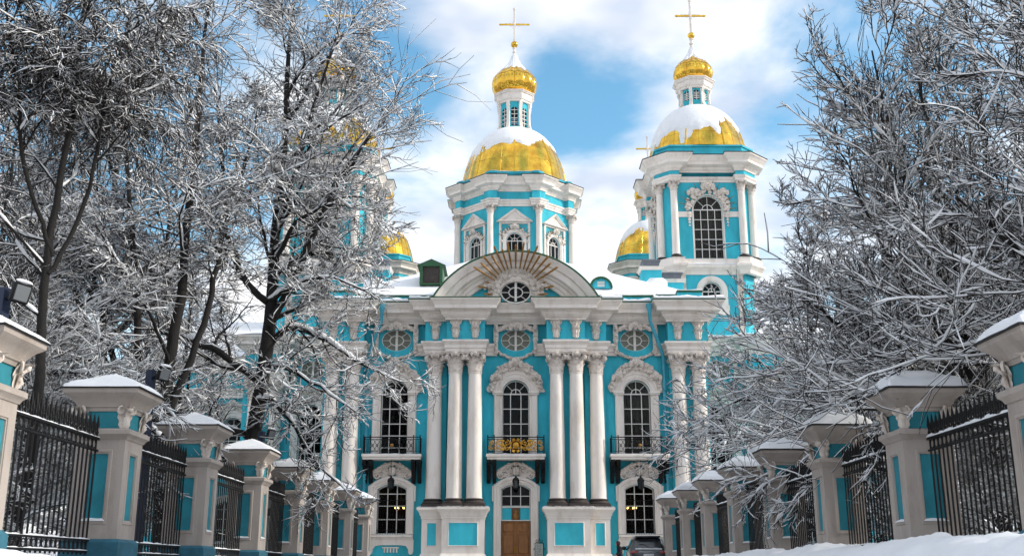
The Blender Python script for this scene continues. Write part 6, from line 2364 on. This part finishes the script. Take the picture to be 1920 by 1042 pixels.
# --- low spreading tree farther along the right fence, branches sweeping down over the railings
stemE = [[(0, 0, -0.3, 0.34), (-0.2, 0, 2.0, 0.29), (-0.3, 0, 4.2, 0.22), (-0.6, 0, 7, 0.15), (-0.7, 0, 10.5, 0.08), (-0.8, 0, 13.5, 0.03)],
         [(-0.2, 0, 2.6, 0.2), (0.7, 0, 5, 0.16), (1.4, 0, 8, 0.1), (1.8, 0, 11, 0.04)]]
limbsE = [
    [(-0.2, 0, 3.4, 0.16), (-1.6, -0.6, 4.3, 0.12), (-3.2, -1.2, 4.3, 0.08), (-4.6, -1.8, 3.5, 0.05), (-5.8, -2.2, 2.5, 0.02)],
    [(-0.2, 0, 3.8, 0.16), (-1.8, 0.2, 5.0, 0.12), (-3.6, 0.3, 5.6, 0.08), (-5.2, 0.3, 5.5, 0.05), (-6.6, 0.2, 5.1, 0.02)],
    [(-0.2, 0, 3.0, 0.15), (-1.3, -1.4, 3.9, 0.11), (-2.5, -2.8, 3.9, 0.08), (-3.7, -4.0, 3.1, 0.05), (-4.4, -4.9, 2.3, 0.02)],
    [(-0.3, 0, 4.4, 0.15), (-1.5, -0.5, 6.2, 0.11), (-2.9, -0.9, 7.6, 0.07), (-4.4, -1.0, 8.6, 0.03)],
    [(-0.3, 0, 4.0, 0.14), (-1.3, -1.6, 5.2, 0.1), (-2.4, -3.0, 5.9, 0.07), (-3.5, -4.4, 6.0, 0.03)],
    [(-0.5, 0, 6.4, 0.12), (-1.7, -0.3, 8.4, 0.08), (-2.8, -0.5, 10.4, 0.03)],
    [(-0.2, 0, 2.6, 0.13), (-1.6, -0.2, 3.2, 0.10), (-3.0, -0.4, 3.0, 0.07), (-4.3, -0.6, 2.2, 0.03)]]
lvE = dict(limb=7, t0=0.3, ll=0.36, la=52, lt=0.03, n2=11, l2=0.47, n3=9, l3=0.52, n4=7, l4=0.58, a2=34, a3=32, a4=32, t2=-0.02, t3=-0.01, t4=0.0, flat=0.35, wig=1.15, ss=4, s2=2.2, s3=1.5, bias=(-0.2, -0.1, 0.0), bias2=(-0.25, -0.05, -0.05))
tE = tree_meshes(59, stemE, limbsE, lvE, snow=(0.010, 0.5), mx=0.055)
put_tree(tE, 'low spreading snowy tree sweeping its branches down over the middle of right fence', (13.0, 34.5, 0), 0, 1.0, 'snowy trees of the church yard')

# --- trees farther back in the yard (shared shapes, each its own object)
for ms, lab, loc, rz, s_ in (
        (tB, 'distant snowy tree at the far left behind the weeping tree', (-19.5, 33, 0), R(130), 0.95),
        (tA, 'snowy tree standing left of the forked tree, farther from the fence', (-15.5, 41, 0), R(200), 0.92),
        (tB, 'snowy tree in the background between forked tree and the church, left', (-17.5, 56, 0), R(60), 1.0),
        (tA, 'tall snowy tree far back at the left, seen behind the railings', (-27, 58, 0), R(310), 1.0),
        (tE, 'low snowy tree behind the second and third left railings', (-14.5, 27.5, 0), R(160), 0.85),
        (tD, 'snowy tree close behind the first right railing at right edge', (13.2, 20.0, 0), R(20), 1.05),
        (tE, 'snowy tree behind the spreading tree on the right, farther from fence', (17.0, 41.0, 0), R(80), 1.15),
        (tB, 'dark snowy tree in the background at the far right', (20.0, 33.0, 0), R(250), 1.0),
        (tE, 'snowy tree near the right corner of the church behind the fence', (14.5, 49.0, 0), R(15), 1.1)):
    put_tree(ms, lab, loc, rz, s_, 'snowy trees of the church yard')

def shrub(k, lab, x, y, rz, sc_):
    t = put_tree(tD if k % 2 else tE, lab, (x, y, 0), rz, sc_, 'snowy shrubs behind the fence')
    t.name = 'shrub'
    t['category'] = 'shrub'


for k, (x, y, side, nm) in enumerate(((10.6, 18.6, 'right', 'first'), (10.9, 24.6, 'right', 'second'), (11.2, 30.0, 'right', 'third'), (11.6, 36.0, 'right', 'fourth'),
                                      (-11.6, 19.4, 'left', 'first'), (-11.9, 24.8, 'left', 'second'), (-12.4, 30.4, 'left', 'third'), (-12.6, 36.0, 'left', 'fourth'))):
    shrub(k, 'low snowy shrub behind the %s railing of the %s fence' % (nm, side), x, y, R(47 * k), 0.30 + 0.03 * (k % 3))
for k, (ms, lab, x, y, rz, s_) in enumerate((
        (tB, 'far snowy tree beyond the right fence, deep in the yard', 27.0, 52.0, 40, 1.0),
        (tE, 'far low snowy tree beyond the first right railing', 24.0, 28.0, 210, 1.1),
        (tA, 'far snowy tree beyond the first left railing, deep in the yard', -24.0, 36.0, 100, 0.9),
        (tE, 'far low snowy tree beyond the second left railing', -21.0, 44.0, 300, 1.1))):
    put_tree(ms, lab, (x, y, 0), R(rz), s_, 'snowy trees of the church yard')
